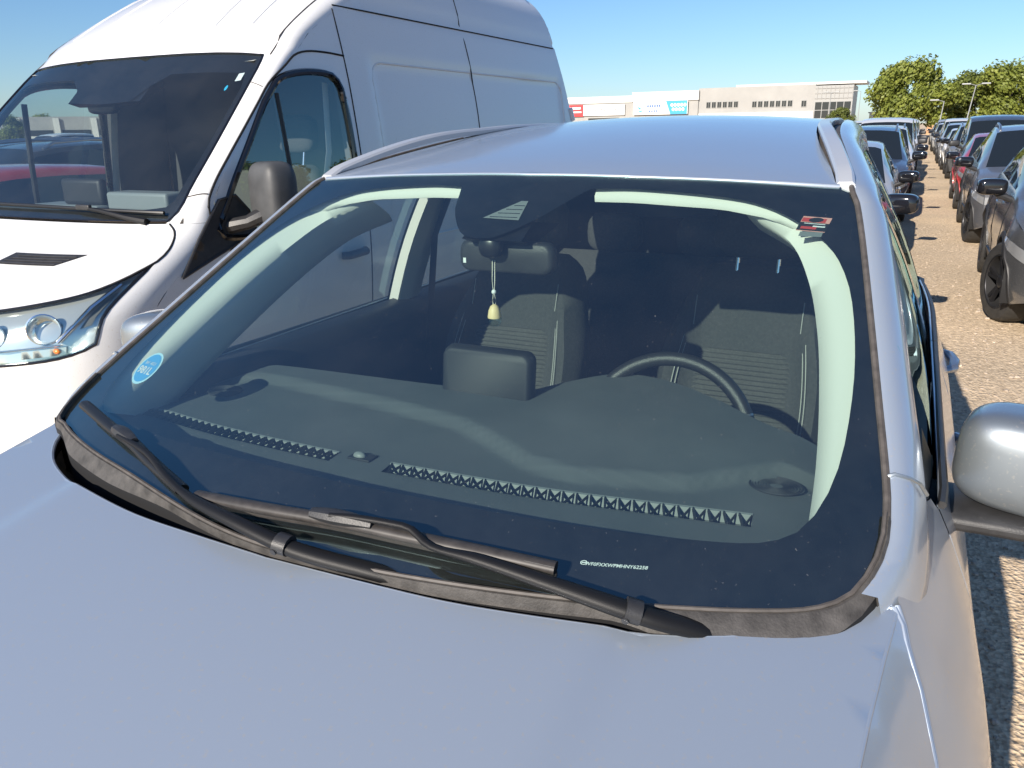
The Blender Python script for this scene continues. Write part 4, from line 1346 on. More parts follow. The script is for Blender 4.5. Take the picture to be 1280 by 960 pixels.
# sides
RE = lambda z: interp([(.3, 7.36), (1.2, 7.32), (1.7, 7.23), (2.1, 7.10), (2.5, 6.93), (2.62, 6.83), (2.73, 6.7)], z)
DW = [(3.00, 1.26), (3.5, 1.25), (3.94, 1.245), (4.005, 1.30), (4.02, 1.55), (4.005, 1.88), (3.965, 1.965), (3.88, 1.99), (3.70, 1.985), (3.54, 1.95), (3.43, 1.87), (3.25, 1.66), (3.06, 1.42)]
DWs = [(max(p[0], yside(p[1])+.006), p[1]) for p in spl(DW, 64, True)][:-1]
for s in (1, -1):
    sd_ = MB()
    ol = [(yside(z), z) for z in zrow(2.73, .40, 34)]+[(yside(.3)+.02, .30), (2.62, .30)]+[(y, z) for y, z in reversed(arch(3.03, .40, 0, PI, 14))]+[(3.45, .30), (5.9, .30)]+[(y, z) for y, z in reversed(arch(6.32, .40, 0, PI, 14))]+[(6.75, .30)]+[(RE(z), z) for z in zrow(.30, 2.73, 26)]
    sd_.patch(ol, lambda y, z: VS(y, z, s), .045, holes=[DWs], bstep=.03)
    vpart(sd_, 'body_side', M['white_paint'], smooth=60)
    gw = vpart(MB().patch(DWs, lambda y, z: VS(y, z, s, -.006), .06), 'door_window', M['van_glass'], smooth=80)
    wr = MB()
    wr.tube([VS(y, z, s, -.002) for y, z in DWs+DWs[:1]], .017, 8, flat=1.0, caps=False)
    vpart(wr, 'window_seal', M['black_gloss'], gw)
    wr = MB()
    wr.tube([VS(3.50, z, s, -.012) for z in (1.26, 1.55, 1.88)], .016, 8)
    vpart(wr, 'window_divider', M['black_plastic'], gw)
    se = MB()
    se.tube([VS(4.075-.03*sstep(1.2, .4, z)+.0*z-.04*sstep(1.9, 2.6, z), z, s, .0006) for z in zrow(.4, 2.66 if s > 0 else 2.4, 26)], .004, 6)
    se.tube([VS(5.50-.12*sstep(1.8, 2.7, z), z, s, .0006) for z in zrow(.4, 2.70 if s > 0 else 2.4, 26)], .004, 6)
    DL = [(4.07, 2.085), (3.9, 2.09), (3.70, 2.08), (3.54, 2.035), (3.38, 1.92), (3.19, 1.68), (3.03, 1.48), (2.97, 1.36)]
    DL = [(4.07, 2.085), (3.92, 2.092), (3.78, 2.088), (3.68, 2.065), (3.60, 2.015)]+[(yside(z)-.030, z) for z in (1.93, 1.83, 1.72, 1.60, 1.50, 1.42, 1.36)]
    se.tube([VS(y, z, s, .0006) for y, z in spl(DL, 40)], .0055, 6)
    se.tube([VS(y, 2.335, s, .002) for y in zrow(4.06, 6.96, 20)], .004, 6)
    vpart(se, 'door_gap', M['black_void'])
    pr_ = [(a, c) for a, c in rrect(5.67, 1.565, 1.36, .505, .10)]
    vpart(MB().tube([VS(y, z, s, -.004) for y, z in densify(pr_, .12)+pr_[:1]], .0085, 8, caps=False), 'pressed_panel', M['white_paint'], smooth=80)
    blk = MB()
    TR = [(2.735, 1.12), (3.05, 1.22), (3.20, 1.27), (3.17, 1.36), (3.10, 1.435), (3.00, 1.42), (2.86, 1.27)]
    blk.patch(TR, lambda y, z: VS(y, z, s, .006), .03)
    blk.tube([VS(y, z, s, .004) for y, z in TR+TR[:1]], .007, 6, caps=False)
    blk.patch([(3.02, 1.14), (4.0, 1.17), (4.0, 1.24), (3.02, 1.235)], lambda y, z: VS(y, z, s, .004), .05)
    vpart(blk, 'mirror_panel', M['black_plastic'], smooth=40)
    mm_ = MB().sphere((VX+s*1.185, 3.17, 1.435), (.105, .08, .145), e=.5, nu=32, nv=22, rot=Euler((0, 0, s*rad(-14))).to_matrix())
    mo = vpart(mm_, 'door_mirror', M['mirror_black'], smooth=80)
    am = MB()
    am.tube([VS(3.05, 1.30, s, -.01), VS(3.08, 1.32, s, .08), (VX+s*1.16, 3.15, 1.36)], [.045, .04, .05], 10, flat=.8)
    vpart(am, 'mirror_arm', M['black_plastic'], mo)
    dh = MB()
    dh.tube([VS(3.80, 1.06, s, .006), VS(3.83, 1.06, s, .035), VS(3.98, 1.065, s, .035), VS(4.01, 1.065, s, .006)], [.02, .022, .022, .02], 10)
    vpart(dh, 'door_handle', M['black_plastic'])
    for yc in (3.03, 6.32):
        wheel(van, (VX+s*.90, yc, .345), .345, .22, s, org=VO)
        al_ = MB().grid([[Vector((VX+s*xx, y, z)) for y, z in arch(yc, .41, -.2, PI+.2, 18)] for xx in (1.0, .62)])
        vpart(al_, 'arch_liner', M['black_void'])
    hg = MB().tube([VS(RE(z)+.01, z, s, -.01) for z in (1.76, 1.86)], .03, 8)
    vpart(hg, 'door_hinge', M['white_paint'])
    tl = MB().patch([(7.18, 1.0), (7.31, 1.0), (7.27, 1.45), (7.15, 1.45)], lambda y, z: VS(min(y, RE(z)-.01), z, s, .006), .05)
    vpart(tl, 'tail_light', M['red_lamp'])
rw = MB()
rw.grid([[Vector((VX+u*(vx(z, 9)), RE(z)+.03*(1-u*u), z)) for u in [-1+.1*k for k in range(21)]] for z in zrow(.3, 2.73, 20)])
rw.tube([(VX, RE(z)+.031, z) for z in zrow(.4, 2.6, 12)], .004, 6)
vpart(rw, 'rear_doors', M['white_paint'], smooth=60)
# wiper
vw = MB()
pts = [F(t, 1.378+.0003*(58-t), .025) for t in zrow(54, -6, 24)]
vw.tube(pts, .009, 8)
wv_ = vpart(vw, 'wiper', M['wiper_black'])
va = MB().tube([F(48, 1.345, .02), F(38, 1.360, .03), F(26, 1.385, .040), F(18, 1.395, .035)], [.016, .013, .010, .009], 8)
vpart(va, 'wiper_arm', M['wiper_arm'], wv_)
vj = MB().box(F(19, 1.397, .040), (.09, .02, .025))
vpart(vj, 'wiper_joint', M['black_plastic'], wv_, bevel=.006)
# cabin
ds = MB()
ds.grid([[Vector((VX+x, y+.05*(1-(x/.9)**2)*0+ .10*(x/.9)**2*(y < 2.9), z)) for x in [-.93+.093*k for k in range(21)]] for y, z in ((2.74, 1.36), (2.95, 1.355), (3.10, 1.35), (3.20, 1.33), (3.24, 1.25), (3.26, 1.0), (3.2, .6))])
vd = vpart(ds, 'dashboard', M['dash'], smooth=50)
tr_ = MB()
tr_.box((VX-.1, 3.12, 1.357), (.5, .16, .02)); tr_.box((VX+.40, 3.14, 1.39), (.42, .14, .09))
vpart(tr_, 'dash_tray', M['vent'], vd, bevel=.015)
cc = MB().box((VX+.0, 3.10, 1.43), (.30, .05, .13))
vpart(cc, 'dash_screen', M['dash_dark'], vd, bevel=.02)
bk = MB()
bk.grid([[Vector((VX+x, 4.42+.02*math.cos(x*20), z)) for x in (-.9, -.7, -.5, -.3, -.1, .1, .3, .5, .7, .9)] for z in (.4, 1.2, 1.7, 2.3)])
vpart(bk, 'bulkhead', M['liner_dark'], smooth=50)
rl = MB().grid([[Vector((VX+x, y, z)) for x in (-.84, -.4, 0, .4, .84)] for y, z in ((3.50, 2.03), (3.7, 2.10), (4.42, 2.16))])
vpart(rl, 'cab_ceiling', M['liner'], smooth=50)
fl = MB().box((VX, 3.4, .5), (1.9, 1.6, .05))
vpart(fl, 'cab_floor', M['dash_dark'])
def vseat(cx, name, wd=.48):
    sb = MB()
    yb = lambda z: 3.84+.26*(z-.9)
    rows = []
    for z, hw in spl([(.85, .44), (1.05, .47), (1.25, .48), (1.4, .45), (1.49, .36), (1.52, .2)], 14):
        ring = [Vector((cx+u*hw*wd, yb(z)-.05*sstep(.6, .9, abs(u))+.09*abs(u)**6, z)) for u in [-1+k/8 for k in range(17)]]
        ring += [Vector((cx-u*hw*wd*.97, yb(z)+.12, z)) for u in [-1+k/4 for k in range(1, 8)]]
        rows.append(ring)
    sb.grid(rows, closed_u=True)
    sb.add(rows[-1], [list(range(len(rows[-1])))])
    sb.box((cx, 3.62, .86), (.46, .44, .16))
    so_ = vpart(sb, 'front_seat', M['seat'], smooth=60)
    hd_ = MB().sphere((cx, yb(1.69)+.05, 1.69), (.135, .055, .105), e=.55, nu=24, nv=14)
    vpart(hd_, 'headrest', M['seat'], so_, smooth=80)
    po = MB()
    for sg in (-1, 1):
        po.tube([(cx+sg*.06, yb(1.5)+.05, 1.48), (cx+sg*.06, yb(1.62)+.05, 1.62)], .007, 8)
    vpart(po, 'headrest_post', M['chrome'], so_)
for cx in (VX+.55,):
    vseat(cx, 'front_seat')
stw = MB()
c0 = Vector((VX+.55, 3.30, 1.28)); tl_ = Euler((rad(-38), 0, 0)).to_matrix()
stw.tube([c0+tl_ @ Vector((.2*math.cos(2*PI*k/48), 0, .2*math.sin(2*PI*k/48))) for k in range(49)], .017, 10, caps=False)
for a in (.1, PI-.1, PI*1.5):
    stw.tube([c0, c0+tl_ @ Vector((.2*math.cos(a), 0, .2*math.sin(a)))], .02, 8)
vpart(stw, 'steering_wheel', M['leather'], smooth=80)
cm = MB()
cm.grid([[F(t, z, -.010) for t in (-9, -5, 0, 5, 9)] for z in (1.99, 1.92, 1.86)]+[[F(t*.8, 1.84, -.06) for t in (-9, -5, 0, 5, 9)], [F(t*.9, 1.95, -.14) for t in (-9, -5, 0, 5, 9)]])
cm.sphere(F(-2, 1.84, -.10), (.11, .03, .035), e=.6, nu=20, nv=12)
vpart(cm, 'interior_mirror', M['black_frit'], smooth=70)
bpx = MB()
for s in (1, -1):
    bpx.grid([[VS(y, z, s, -dd) for z in zrow(.8, 2.1, 8)] for y, dd in ((4.03, .03), (4.04, .08), (4.12, .10), (4.42, .10))])
vpart(bpx, 'centre_pillar_trim', M['liner_dark'], smooth=50)
sb2 = MB()
for s in (1, -1):
    sb2.tube([VS(4.02, 1.95, s, -.12), VS(3.98, 1.6, s, -.14), VS(3.9, 1.2, s, -.2)], .024, 8, flat=.12, up=(1, 0, 0))
vpart(sb2, 'seat_belt', M['trim'])
vc = MB()
for s in (1, -1):
    vc.grid([[VS(y, z, s, -dd) for y in zrow(2.95, 4.05, 10)] for z, dd in ((1.245, .02), (1.25, .07), (1.20, .10), (.7, .10))])
vpart(vc, 'door_card', M['dash_dark'], smooth=50)
# ------------------------------------------------------------------ ground
def ground_mat():
    m, nt, b = newmat('gravel_ground')
    b.inputs['Roughness'].default_value = 0.95
    n1 = noise(nt, 0.35, 5); n2 = noise(nt, 22, 5, rough=0.7); n3 = noise(nt, 90, 3)
    vo = N(nt, 'ShaderNodeTexVoronoi'); vo.inputs['Scale'].default_value = 55
    tc = N(nt, 'ShaderNodeTexCoord'); nt.links.new(tc.outputs['Object'], vo.inputs['Vector'])
    r1 = ramp(nt, n2.outputs[0], .36, .66, (0.49, 0.39, 0.27, 1), (0.90, 0.745, 0.54, 1))
    r2 = ramp(nt, n1.outputs[0], .35, .7, (0.74, 0.72, 0.70, 1), (1.12, 1.06, 1.0, 1))
    mx = N(nt, 'ShaderNodeMix', data_type='RGBA', blend_type='MULTIPLY'); mx.inputs[0].default_value = 1
    nt.links.new(r1.outputs[0], mx.inputs[6]); nt.links.new(r2.outputs[0], mx.inputs[7])
    mv = N(nt, 'ShaderNodeMix', data_type='RGBA', blend_type='MULTIPLY'); mv.inputs[0].default_value = .55
    hs = ramp(nt, vo.outputs['Color'], .1, .9, (.72, .70, .68, 1), (1.22, 1.2, 1.18, 1))
    nt.links.new(mx.outputs[2], mv.inputs[6]); nt.links.new(hs.outputs[0], mv.inputs[7])
    nt.links.new(mv.outputs[2], b.inputs['Base Color'])
    ad = N(nt, 'ShaderNodeMath', operation='ADD')
    nt.links.new(n2.outputs[0], ad.inputs[0]); nt.links.new(vo.outputs['Distance'], ad.inputs[1])
    bp = N(nt, 'ShaderNodeBump'); bp.inputs['Strength'].default_value = .8; bp.inputs['Distance'].default_value = .011
    nt.links.new(ad.outputs[0], bp.inputs['Height']); nt.links.new(bp.outputs[0], b.inputs['Normal'])
    return m
M['ground'] = ground_mat()
g = MB().grid([[Vector((x, y, 0)) for x in (-900, -40, -10, 0, 10, 40, 900)] for y in (-300, -30, 0, 15, 60, 300, 1500)])
tag(g.build('ground', M['ground'], smooth=0), kind='structure')
# loose stones lying on the dirt
M['stone'] = mat('loose_stone', (0.40, 0.33, 0.26), 0.9, var=0.5, vscale=25)
st = MB()
r2 = random.Random(5)
def stone(x, y, s):
    pts = []
    for z, k in ((-.2, .8), (.25, 1.0), (.62, .6)):
        a0 = r2.random()*6
        pts.append([Vector((x+s*k*math.cos(a0*.1+2*PI*q/6)*r2.uniform(.7, 1.2), y+s*k*math.sin(a0*.1+2*PI*q/6)*r2.uniform(.7, 1.2), s*z)) for q in range(6)])
    st.grid(pts, closed_u=True)
    st.add(pts[-1], [list(range(6))])
for k in range(5200):
    y = 2.0+14*r2.random()**1.6
    x = .75+r2.random()*(1.4 if y < 6 else 2.2)
    stone(x, y, .004+.010*r2.random()**3)
for k in range(130):
    stone(1.0+r2.random()*1.3, 2.2+r2.random()*8, .014+.016*r2.random()**2)
tag(st.build('gravel', M['stone'], smooth=0, recalc=False), kind='stuff', label='loose stones scattered on the dirt lane')

# ------------------------------------------------------------------ cars of the lot
def make_car(P):
    """one car, nose towards -y, base point on the ground under its middle; every part a mesh of its own"""
    L, W, H = P['L'], P['W'], P['H']
    yc, yh, yr, yt = P['yc'], P['yh'], P['yr'], P['yt']
    ax1, ax2, RW_ = P['ax1'], P['ax2'], P.get('R', .335)
    zs_t = P['zs']
    org = (0, L/2, 0)
    root = empty(P['name'], (0, 0, 0))
    def pt(mb, name, m, parent=None, **kw):
        return mb.build(name, M[m] if isinstance(m, str) else m, parent or root, org, **kw)
    zs = lambda y: interp(zs_t, y)
    prof = smooth_tab([(.22, .92), (.35, .965), (.55, .985), (.70, 1.0), (.85, .992), (.95, .965), (1.05, .94), (1.2, .90)])
    def plan(y):
        k = 1.0
        if y < .8: k -= .30*((.8-y)/.8)**2.3
        if y > L-.7: k -= .17*((y-L+.7)/.7)**2.2
        return k
    def X(y, z):
        crease = .012*math.exp(-((z-.62)/.05)**2)
        arch_b = sum(.025*math.exp(-((y-a)/.42)**2)*sstep(.9, .6, z) for a in (ax1, ax2))
        return W*interp(prof, z)*plan(y)+(crease+arch_b)*(1 if .5 < y < L-.4 else .3)-.02
    S = lambda y, z, s, d=0: Vector((s*(X(y, z)+d), y, z))
    body = MB()
    y0, y1 = .22, L-.16
    ra = RW_+.045
    top = [(y, zs(y)) for y in [lerp(y1, y0, k/24) for k in range(25)]]
    ol = [(y0, .30), (ax1-ra-.06, .24)]+[(y, z) for y, z in reversed(arch(ax1, ra, -.28, PI+.28, 14, RW_))]+[(ax1+ra+.1, .24), (ax2-ra-.1, .24)]+[(y, z) for y, z in reversed(arch(ax2, ra, -.28, PI+.28, 14, RW_))]+[(ax2+ra+.06, .26), (y1, .32)]+top
    for s in (1, -1):
        body.patch(ol, lambda y, z: S(y, z, s), .07)
    # upper shell
    def zt(y):
        return interp(P['zt'], y)
    def wr(y):
        return interp(P['wr'], y)
    ys = sorted(set([round(v, 4) for v in [y0, .35, .55, .8, 1.05, yc]+[lerp(yc, yh, k/5) for k in range(1, 6)]+P['st']+[lerp(yr, yt, k/4) for k in range(5)]+[lerp(yt, y1, k/3) for k in range(1, 4)]]))
    def section(y, s):
        z0 = zs(y); x0 = X(y, z0); h = max(.012, zt(y)-z0); w = min(wr(y), x0-.03)
        zb = z0+min(.07, h*.55)
        f = lambda t: (lerp(x0-.035, w, t)+.03*math.sin(PI*t)*min(1, h), lerp(zb, z0+h-.03*min(1, h*2), t))
        a = [(x0, z0), (x0-.012, z0+min(.03, h*.3)), f(0), f(.45), f(.88), f(1.0), (w*.88, z0+h*.985+.002), (w*.5, z0+h+.012), (0, z0+h+.018)]
        return [Vector((s*x, y, z)) for x, z in a]
    def cls(ya, yb_, j):
        ym = (ya+yb_)/2
        if j >= 5 and yc < ym < yh: return 'windscreen'
        if j >= 5 and yr < ym < yt and P['rear'] : return 'rear_window'
        if j in (2, 3):
            for a, b_ in P['win']:
                if a < ym < b_: return 'side_window'
            if P['win'][0][0] < ym < P['win'][-1][1]: return 'pillar'
        return 'body'
    parts = {'windscreen': MB(), 'rear_window': MB(), 'pillar': MB(), 'win': []}
    cur = {1: None, -1: None}
    for s in (1, -1):
        wins = {}
        for ya, yb_ in zip(ys, ys[1:]):
            A, B_ = section(ya, s), section(yb_, s)
            for j in range(8):
                k = cls(ya, yb_, j)
                q = [A[j], A[j+1], B_[j+1], B_[j]]
                if k == 'body': body.add(q, [[0, 1, 2, 3]])
                elif k == 'side_window':
                    i = [n for n, (a, b_) in enumerate(P['win']) if a < (ya+yb_)/2 < b_][0]
                    wins.setdefault(i, MB()).add(q, [[0, 1, 2, 3]])
                else: parts[k].add(q, [[0, 1, 2, 3]])
        parts['win'] += [wins[i] for i in sorted(wins)]
    # nose and tail faces
    def nose(x, z):
        return Vector((x, .22*(min(1, abs(x)/(W*.70)))**2.6+.06*((z-.52)/.3)**2, z))
    wn_ = X(y0, .5)
    nx = [lerp(-1, 1, k/16) for k in range(17)]
    zz = [.24, .32, .42, .52, .62, .70, zs(y0)-.03, zs(y0)]
    def nose2(u, z):
        x = u*X(y0, z)
        return Vector((x, y0-(y0-.02)*(1-abs(u)**2.4)*(1-.55*sstep(.62, .95, z))-.0, z))
    body.grid([[nose2(u, z) for u in nx] for z in zz])
    top_n = [nose2(u, zs(y0)) for u in nx]
    body.grid([top_n, [Vector((p.x*1.0, max(p.y, lerp(p.y, y0, .6)), zs(y0)+.03*(1-abs(u)**3))) for p, u in zip(top_n, nx)], [Vector((u*X(y0, zs(y0)), y0+.02, section(y0, 1)[7].z*(1-abs(u)**6)+zs(y0)*abs(u)**6)) for u in nx]])
    def tail2(u, z):
        return Vector((u*X(y1, z), y1+.15*(1-abs(u)**2.4)*(1-.5*sstep(.75, 1.1, z)), z))
    zz2 = [.28, .4, .5, .6, .7, .8, .9, zs(y1)]
    body.grid([[tail2(u, z) for u in nx] for z in zz2])
    tt = [tail2(u, zs(y1)) for u in nx]
    body.grid([tt, [Vector((u*section(y1, 1)[5].x, y1+.01, zt(y1)-.0)) for u in nx]])
    bo = pt(body, 'body', 'lot_paint', smooth=42)
    und = MB().box((0, L/2, .32), (W*1.5, L-.5, .2)); und.box((0, L/2+.2, .7), (W*1.6, L*.45, .5))
    pt(und, 'underbody', 'black_void')
    w_ = pt(parts['windscreen'], 'windscreen', 'car_glass', smooth=60)
    if P['rear']: pt(parts['rear_window'], 'rear_window', 'car_glass', smooth=60)
    pt(parts['pillar'], 'window_pillar', 'black_gloss', smooth=60)
    for m_ in parts['win']: pt(m_, 'side_window', 'car_glass', smooth=60)
    fg = MB().patch([(-.72, .46), (.72, .46), (.80, .64), (-.80, .64)], lambda u, z: nose2(u, z)-Vector((0, .006, 0)), .06)
    gr_ = pt(fg, 'grille', 'black_gloss', smooth=60)
    bars = MB()
    for k in range(4):
        bars.tube([nose2(u, .49+.04*k)-Vector((0, .010, 0)) for u in (-.7, -.4, 0, .4, .7)], .006, 5)
    pt(bars, 'grille_bar', 'chrome' if P.get('chrome') else 'black_plastic', gr_)
    lo = MB().patch([(-.85, .26), (.85, .26), (.75, .36), (-.75, .36)], lambda u, z: nose2(u, z)-Vector((0, .005, 0)), .06)
    pt(lo, 'lower_intake', 'black_plastic')
    pl_ = MB().box((0, -.002+.0, .43), (.52, .012, .11))
    pt(pl_, 'number_plate', 'plate', bevel=.004)
    for s in (1, -1):
        hl = MB()
        hl.patch([(.225, .60), (.50, .66), (.74, .74), (.70, .775), (.45, .745), (.225, .70)], lambda y, z: S(y, z, s, .005), .05)
        hl.patch([(s*.60, .64), (s*.995, .60), (s*.995, .70), (s*.60, .70)], lambda u, z: nose2(u, z)-Vector((0, .006, 0)), .05)
        h_ = pt(hl, 'headlight', 'lamp_clear', smooth=60)
        tl = MB()
        zt0 = zs(y1)-.20
        tl.patch([(y1-.38, zt0+.06), (y1-.01, zt0), (y1-.01, zt0+.14), (y1-.34, zt0+.14)], lambda y, z: S(y, z, s, .005), .06)
        tl.patch([(s*.62, zt0), (s*.995, zt0), (s*.995, zt0+.14), (s*.62, zt0+.14)], lambda u, z: tail2(u, z)+Vector((0, .006, 0)), .06)
        pt(tl, 'tail_light', 'red_lamp', smooth=60)
        for yy in (ax1, ax2):
            wheel(root, (s*(W-.125), yy, RW_), RW_, .225, s, P.get('rim', 'rim'), org, P.get('spokes', 5))
        cl = MB()
        for yy in (ax1, ax2):
            a = arch(yy, ra-.004, -.28, PI+.28, 20, RW_)
            o_ = [(yy+(y-yy)*1.12, RW_+(z-RW_)*1.12) for y, z in a]
            cl.grid([[Vector((s*(X(y, z)-.03), y, z)) for y, z in a], [S(y, z, s, .010) for y, z in a], [S(y, z, s, .008) for y, z in o_], [S(y, z, s, -.004) for y, z in o_]])
        yy_ = [lerp(ax1+ra+.05, ax2-ra-.05, k/8) for k in range(9)]
        cl.grid([[S(y, .38, s, -.002) for y in yy_], [S(y, .37, s, .012) for y in yy_], [S(y, .25, s, .014) for y in yy_], [S(y, .22, s, -.05) for y in yy_]])
        pt(cl, 'wheel_arch_trim', 'black_plastic' if P.get('clad', True) else 'lot_paint', smooth=50)
        for yy in (ax1, ax2):
            ln_ = MB().grid([[Vector((s*xx, y, z)) for y, z in arch(yy, ra+.01, -.3, PI+.3, 16, RW_)] for xx in (W-.03, W-.34)])
            pt(ln_, 'arch_liner', 'black_void')
        ym = yc+.42*(yh-yc)
        mr = MB().sphere((s*(W+.10), ym+.02, zs(ym)+.11), (.125, .075, .075), e=.55, nu=24, nv=14, rot=Euler((0, 0, s*rad(-10))).to_matrix())
        mo = pt(mr, 'door_mirror', P.get('mirror', 'lot_paint'), smooth=80)
        ar = MB().tube([S(ym+.05, zs(ym)-.01, s, -.02), (s*(W+.06), ym+.03, zs(ym)+.05)], [.03, .028], 8)
        pt(ar, 'mirror_arm', 'black_plastic', mo)
        gp = MB()
        for yy in P['gaps']:
            gp.tube([S(yy+.03*math.sin((z-.3)*3), z, s, .001) for z in [lerp(.40, zs(yy)-.005, k/10) for k in range(11)]], .004, 5)
        pt(gp, 'door_gap', 'black_void')
        for yy in P['handles']:
            hd_ = MB().tube([S(yy-.10, zs(yy)-.11, s, -.005), S(yy-.08, zs(yy)-.11, s, .028), S(yy+.08, zs(yy)-.105, s, .028), S(yy+.10, zs(yy)-.105, s, -.005)], .013, 8)
            pt(hd_, 'door_handle', 'lot_paint')
        if P.get('rails'):
            rl_ = MB().tube([Vector((s*(wr(y)-.05), y, zt(y)+h_r)) for y, h_r in ((yh+.15, -.02), (yh+.3, .03), (lerp(yh, yr, .5), .035), (yr-.2, .03), (yr-.05, -.02))], .018, 8)
            pt(rl_, 'roof_rail', 'silver_trim')
    return root
def spec(kind):
    if kind == 'suv':
        L = 4.5
        return dict(name='parked_car', L=L, W=.93, H=1.63, yc=1.18, yh=2.02, yr=3.75, yt=4.20, ax1=.92, ax2=3.60, R=.35, rear=True, rails=True, rim='rim_dark', mirror='black_gloss',
            zs=[(.2, .80), (.6, .93), (1.2, 1.0), (2.5, 1.03), (4.3, 1.08)], zt=[(.2, .85), (.6, .98), (1.18, 1.06), (2.02, 1.55), (2.4, 1.605), (2.9, 1.625), (3.5, 1.60), (3.75, 1.57), (4.2, 1.16), (4.4, 1.10)],
            wr=[(.2, .70), (1.18, .76), (2.02, .63), (3.0, .62), (3.75, .58), (4.2, .68), (4.4, .7)], st=[2.3, 2.48, 2.56, 2.62, 2.9, 3.2, 3.40, 3.48, 3.6], win=[(1.60, 2.52), (2.60, 3.42), (3.50, 3.95)], gaps=[1.38, 2.56, 3.45], handles=[2.36, 3.28])
    if kind == 'hatch':
        return dict(name='parked_car', L=4.05, W=.875, H=1.46, yc=1.05, yh=1.86, yr=3.45, yt=3.85, ax1=.82, ax2=3.36, R=.315, rear=True, rim='rim', mirror='black_gloss', clad=False,
            zs=[(.2, .72), (.6, .84), (1.1, .91), (2.5, .95), (3.9, 1.0)], zt=[(.2, .77), (.6, .89), (1.05, .97), (1.86, 1.39), (2.2, 1.44), (2.6, 1.455), (3.2, 1.43), (3.45, 1.40), (3.85, 1.04), (4.0, 1.01)],
            wr=[(.2, .66), (1.05, .72), (1.86, .59), (2.8, .58), (3.45, .54), (3.85, .64)], st=[2.1, 2.28, 2.36, 2.7, 3.05, 3.12, 3.2], win=[(1.48, 2.30), (2.36, 3.06), (3.14, 3.5)], gaps=[1.25, 2.33, 3.1], handles=[2.14, 2.95])
    if kind == 'tall':
        return dict(name='parked_car', L=4.45, W=.93, H=1.84, yc=.98, yh=1.75, yr=4.10, yt=4.30, ax1=.88, ax2=3.62, R=.335, rear=True, rim='rim', mirror='black_plastic',
            zs=[(.2, .85), (.6, .99), (1.0, 1.06), (2.5, 1.07), (4.3, 1.08)], zt=[(.2, .90), (.6, 1.04), (.98, 1.13), (1.75, 1.70), (2.1, 1.80), (2.8, 1.835), (3.8, 1.82), (4.10, 1.79), (4.30, 1.2)],
            wr=[(.2, .72), (.98, .78), (1.75, .70), (3.0, .70), (4.1, .68), (4.3, .74)], st=[2.0, 2.26, 2.34, 2.8, 3.2, 3.32, 3.38, 3.8], win=[(1.42, 2.28), (2.34, 3.32), (3.40, 4.05)], gaps=[1.2, 2.31, 3.35], handles=[2.1, 3.15])
PROTO = {}
CARCOL = {'blue': (.035, .06, .12), 'silver': (.38, .39, .40), 'navy': (.02, .035, .075), 'white': (.78, .77, .74), 'grey': (.055, .06, .068), 'slate': (.16, .17, .18), 'red': (.42, .018, .025), 'black': (.012, .013, .016), 'graphite': (.10, .105, .12)}
def paint_tree(o, c):
    o.color = c4(c)
    for ch in o.children:
        paint_tree(ch, c)
def put_car(kind, colour, x, y, label, group, rz=0.0):
    if kind not in PROTO:
        o = PROTO[kind] = make_car(spec(kind))
    else:
        o = copy_tree(PROTO[kind])
    L = spec(kind)['L']
    o.location = (x, y+L/2, 0)
    o.rotation_euler = (0, 0, rz)
    paint_tree(o, CARCOL[colour])
    tag(o, label, 'car', group)
    return o
G1, G2, G3_ = 'cars parked in line behind the grey car', 'cars parked along the right side of the lane', 'cars in the lot seen beyond the white van'
W_ = 'farther white cars parked in line behind the grey car'
lane_l = [('suv', 'blue', -.22, 5.55, 'dark blue car with a blue mirror parked right behind the grey car'),
          ('hatch', 'silver', -.10, 10.7, 'silver car with pale pillar, second in line behind the grey car'),
          ('suv', 'navy', -.05, 15.6, 'dark navy car, third in line behind the grey car'),
          ('suv', 'white', .0, 20.6, 'white car with a black mirror, next after the dark navy car')]
for k in range(9):
    lane_l.append((('hatch', 'tall', 'suv')[k % 3] if k else 'tall', 'white', .0+.06*math.sin(k*2), 26.0+5.4*k, 'white car in the far end of the line behind the grey car'))
for kd, cc_, x, y, lb in lane_l:
    put_car(kd, cc_, x-(.10 if y < 8 else .16), y, lb, G1)
lane_r = [('suv', 'grey', 2.48, 7.55, 'dark grey sport utility car with black mirror, nearest on the right of the lane', rad(-.9)),
          ('suv', 'graphite', 2.46, 12.95, 'graphite grey car right behind the nearest dark grey car', 0),
          ('hatch', 'red', 2.42, 18.3, 'red hatchback parked on the right side of the lane', 0),
          ('tall', 'black', 2.62, 22.9, 'tall black car parked right behind the red hatchback', 0),
          ('suv', 'slate', 2.55, 28.3, 'slate grey car with black mirror behind the tall black car', 0),
          ('hatch', 'white', 2.45, 33.8, 'first white car on the right of the lane, behind the slate grey car', 0)]
for k in range(7):
    cc_ = ('silver', 'white', 'slate', 'white', 'silver', 'white', 'white')[k]
    lane_r.append((('suv', 'tall', 'hatch')[k % 3], cc_, 2.45+.08*math.sin(k*1.7), 38.8+5.4*k, {'silver': 'silver car far down the right side of the lane', 'slate': 'distant slate grey car between white cars on the right of the lane'}.get(cc_, 'white car far down the right side of the lane'), 0))
def steer(o, L, ax1, W, R_, a):
    for ch in o.children:
        if ch.name.split('.')[0] == 'wheel':
            c = sum((Vector(q) for q in ch.bound_box), Vector())/8
            if c.y < 0:                    # a front wheel
                rm_ = Matrix.Rotation(a, 3, 'Z')
                ch.rotation_euler = (0, 0, a)
                ch.location = c-rm_ @ c
for kd, cc_, x, y, lb, rz in lane_r:
    o = put_car(kd, cc_, x, y, lb, G2, rz)
    if cc_ == 'grey': steer(o, 4.5, .92, .93, .35, rad(20))
    if cc_ == 'graphite': steer(o, 4.5, .92, .93, .35, rad(8))
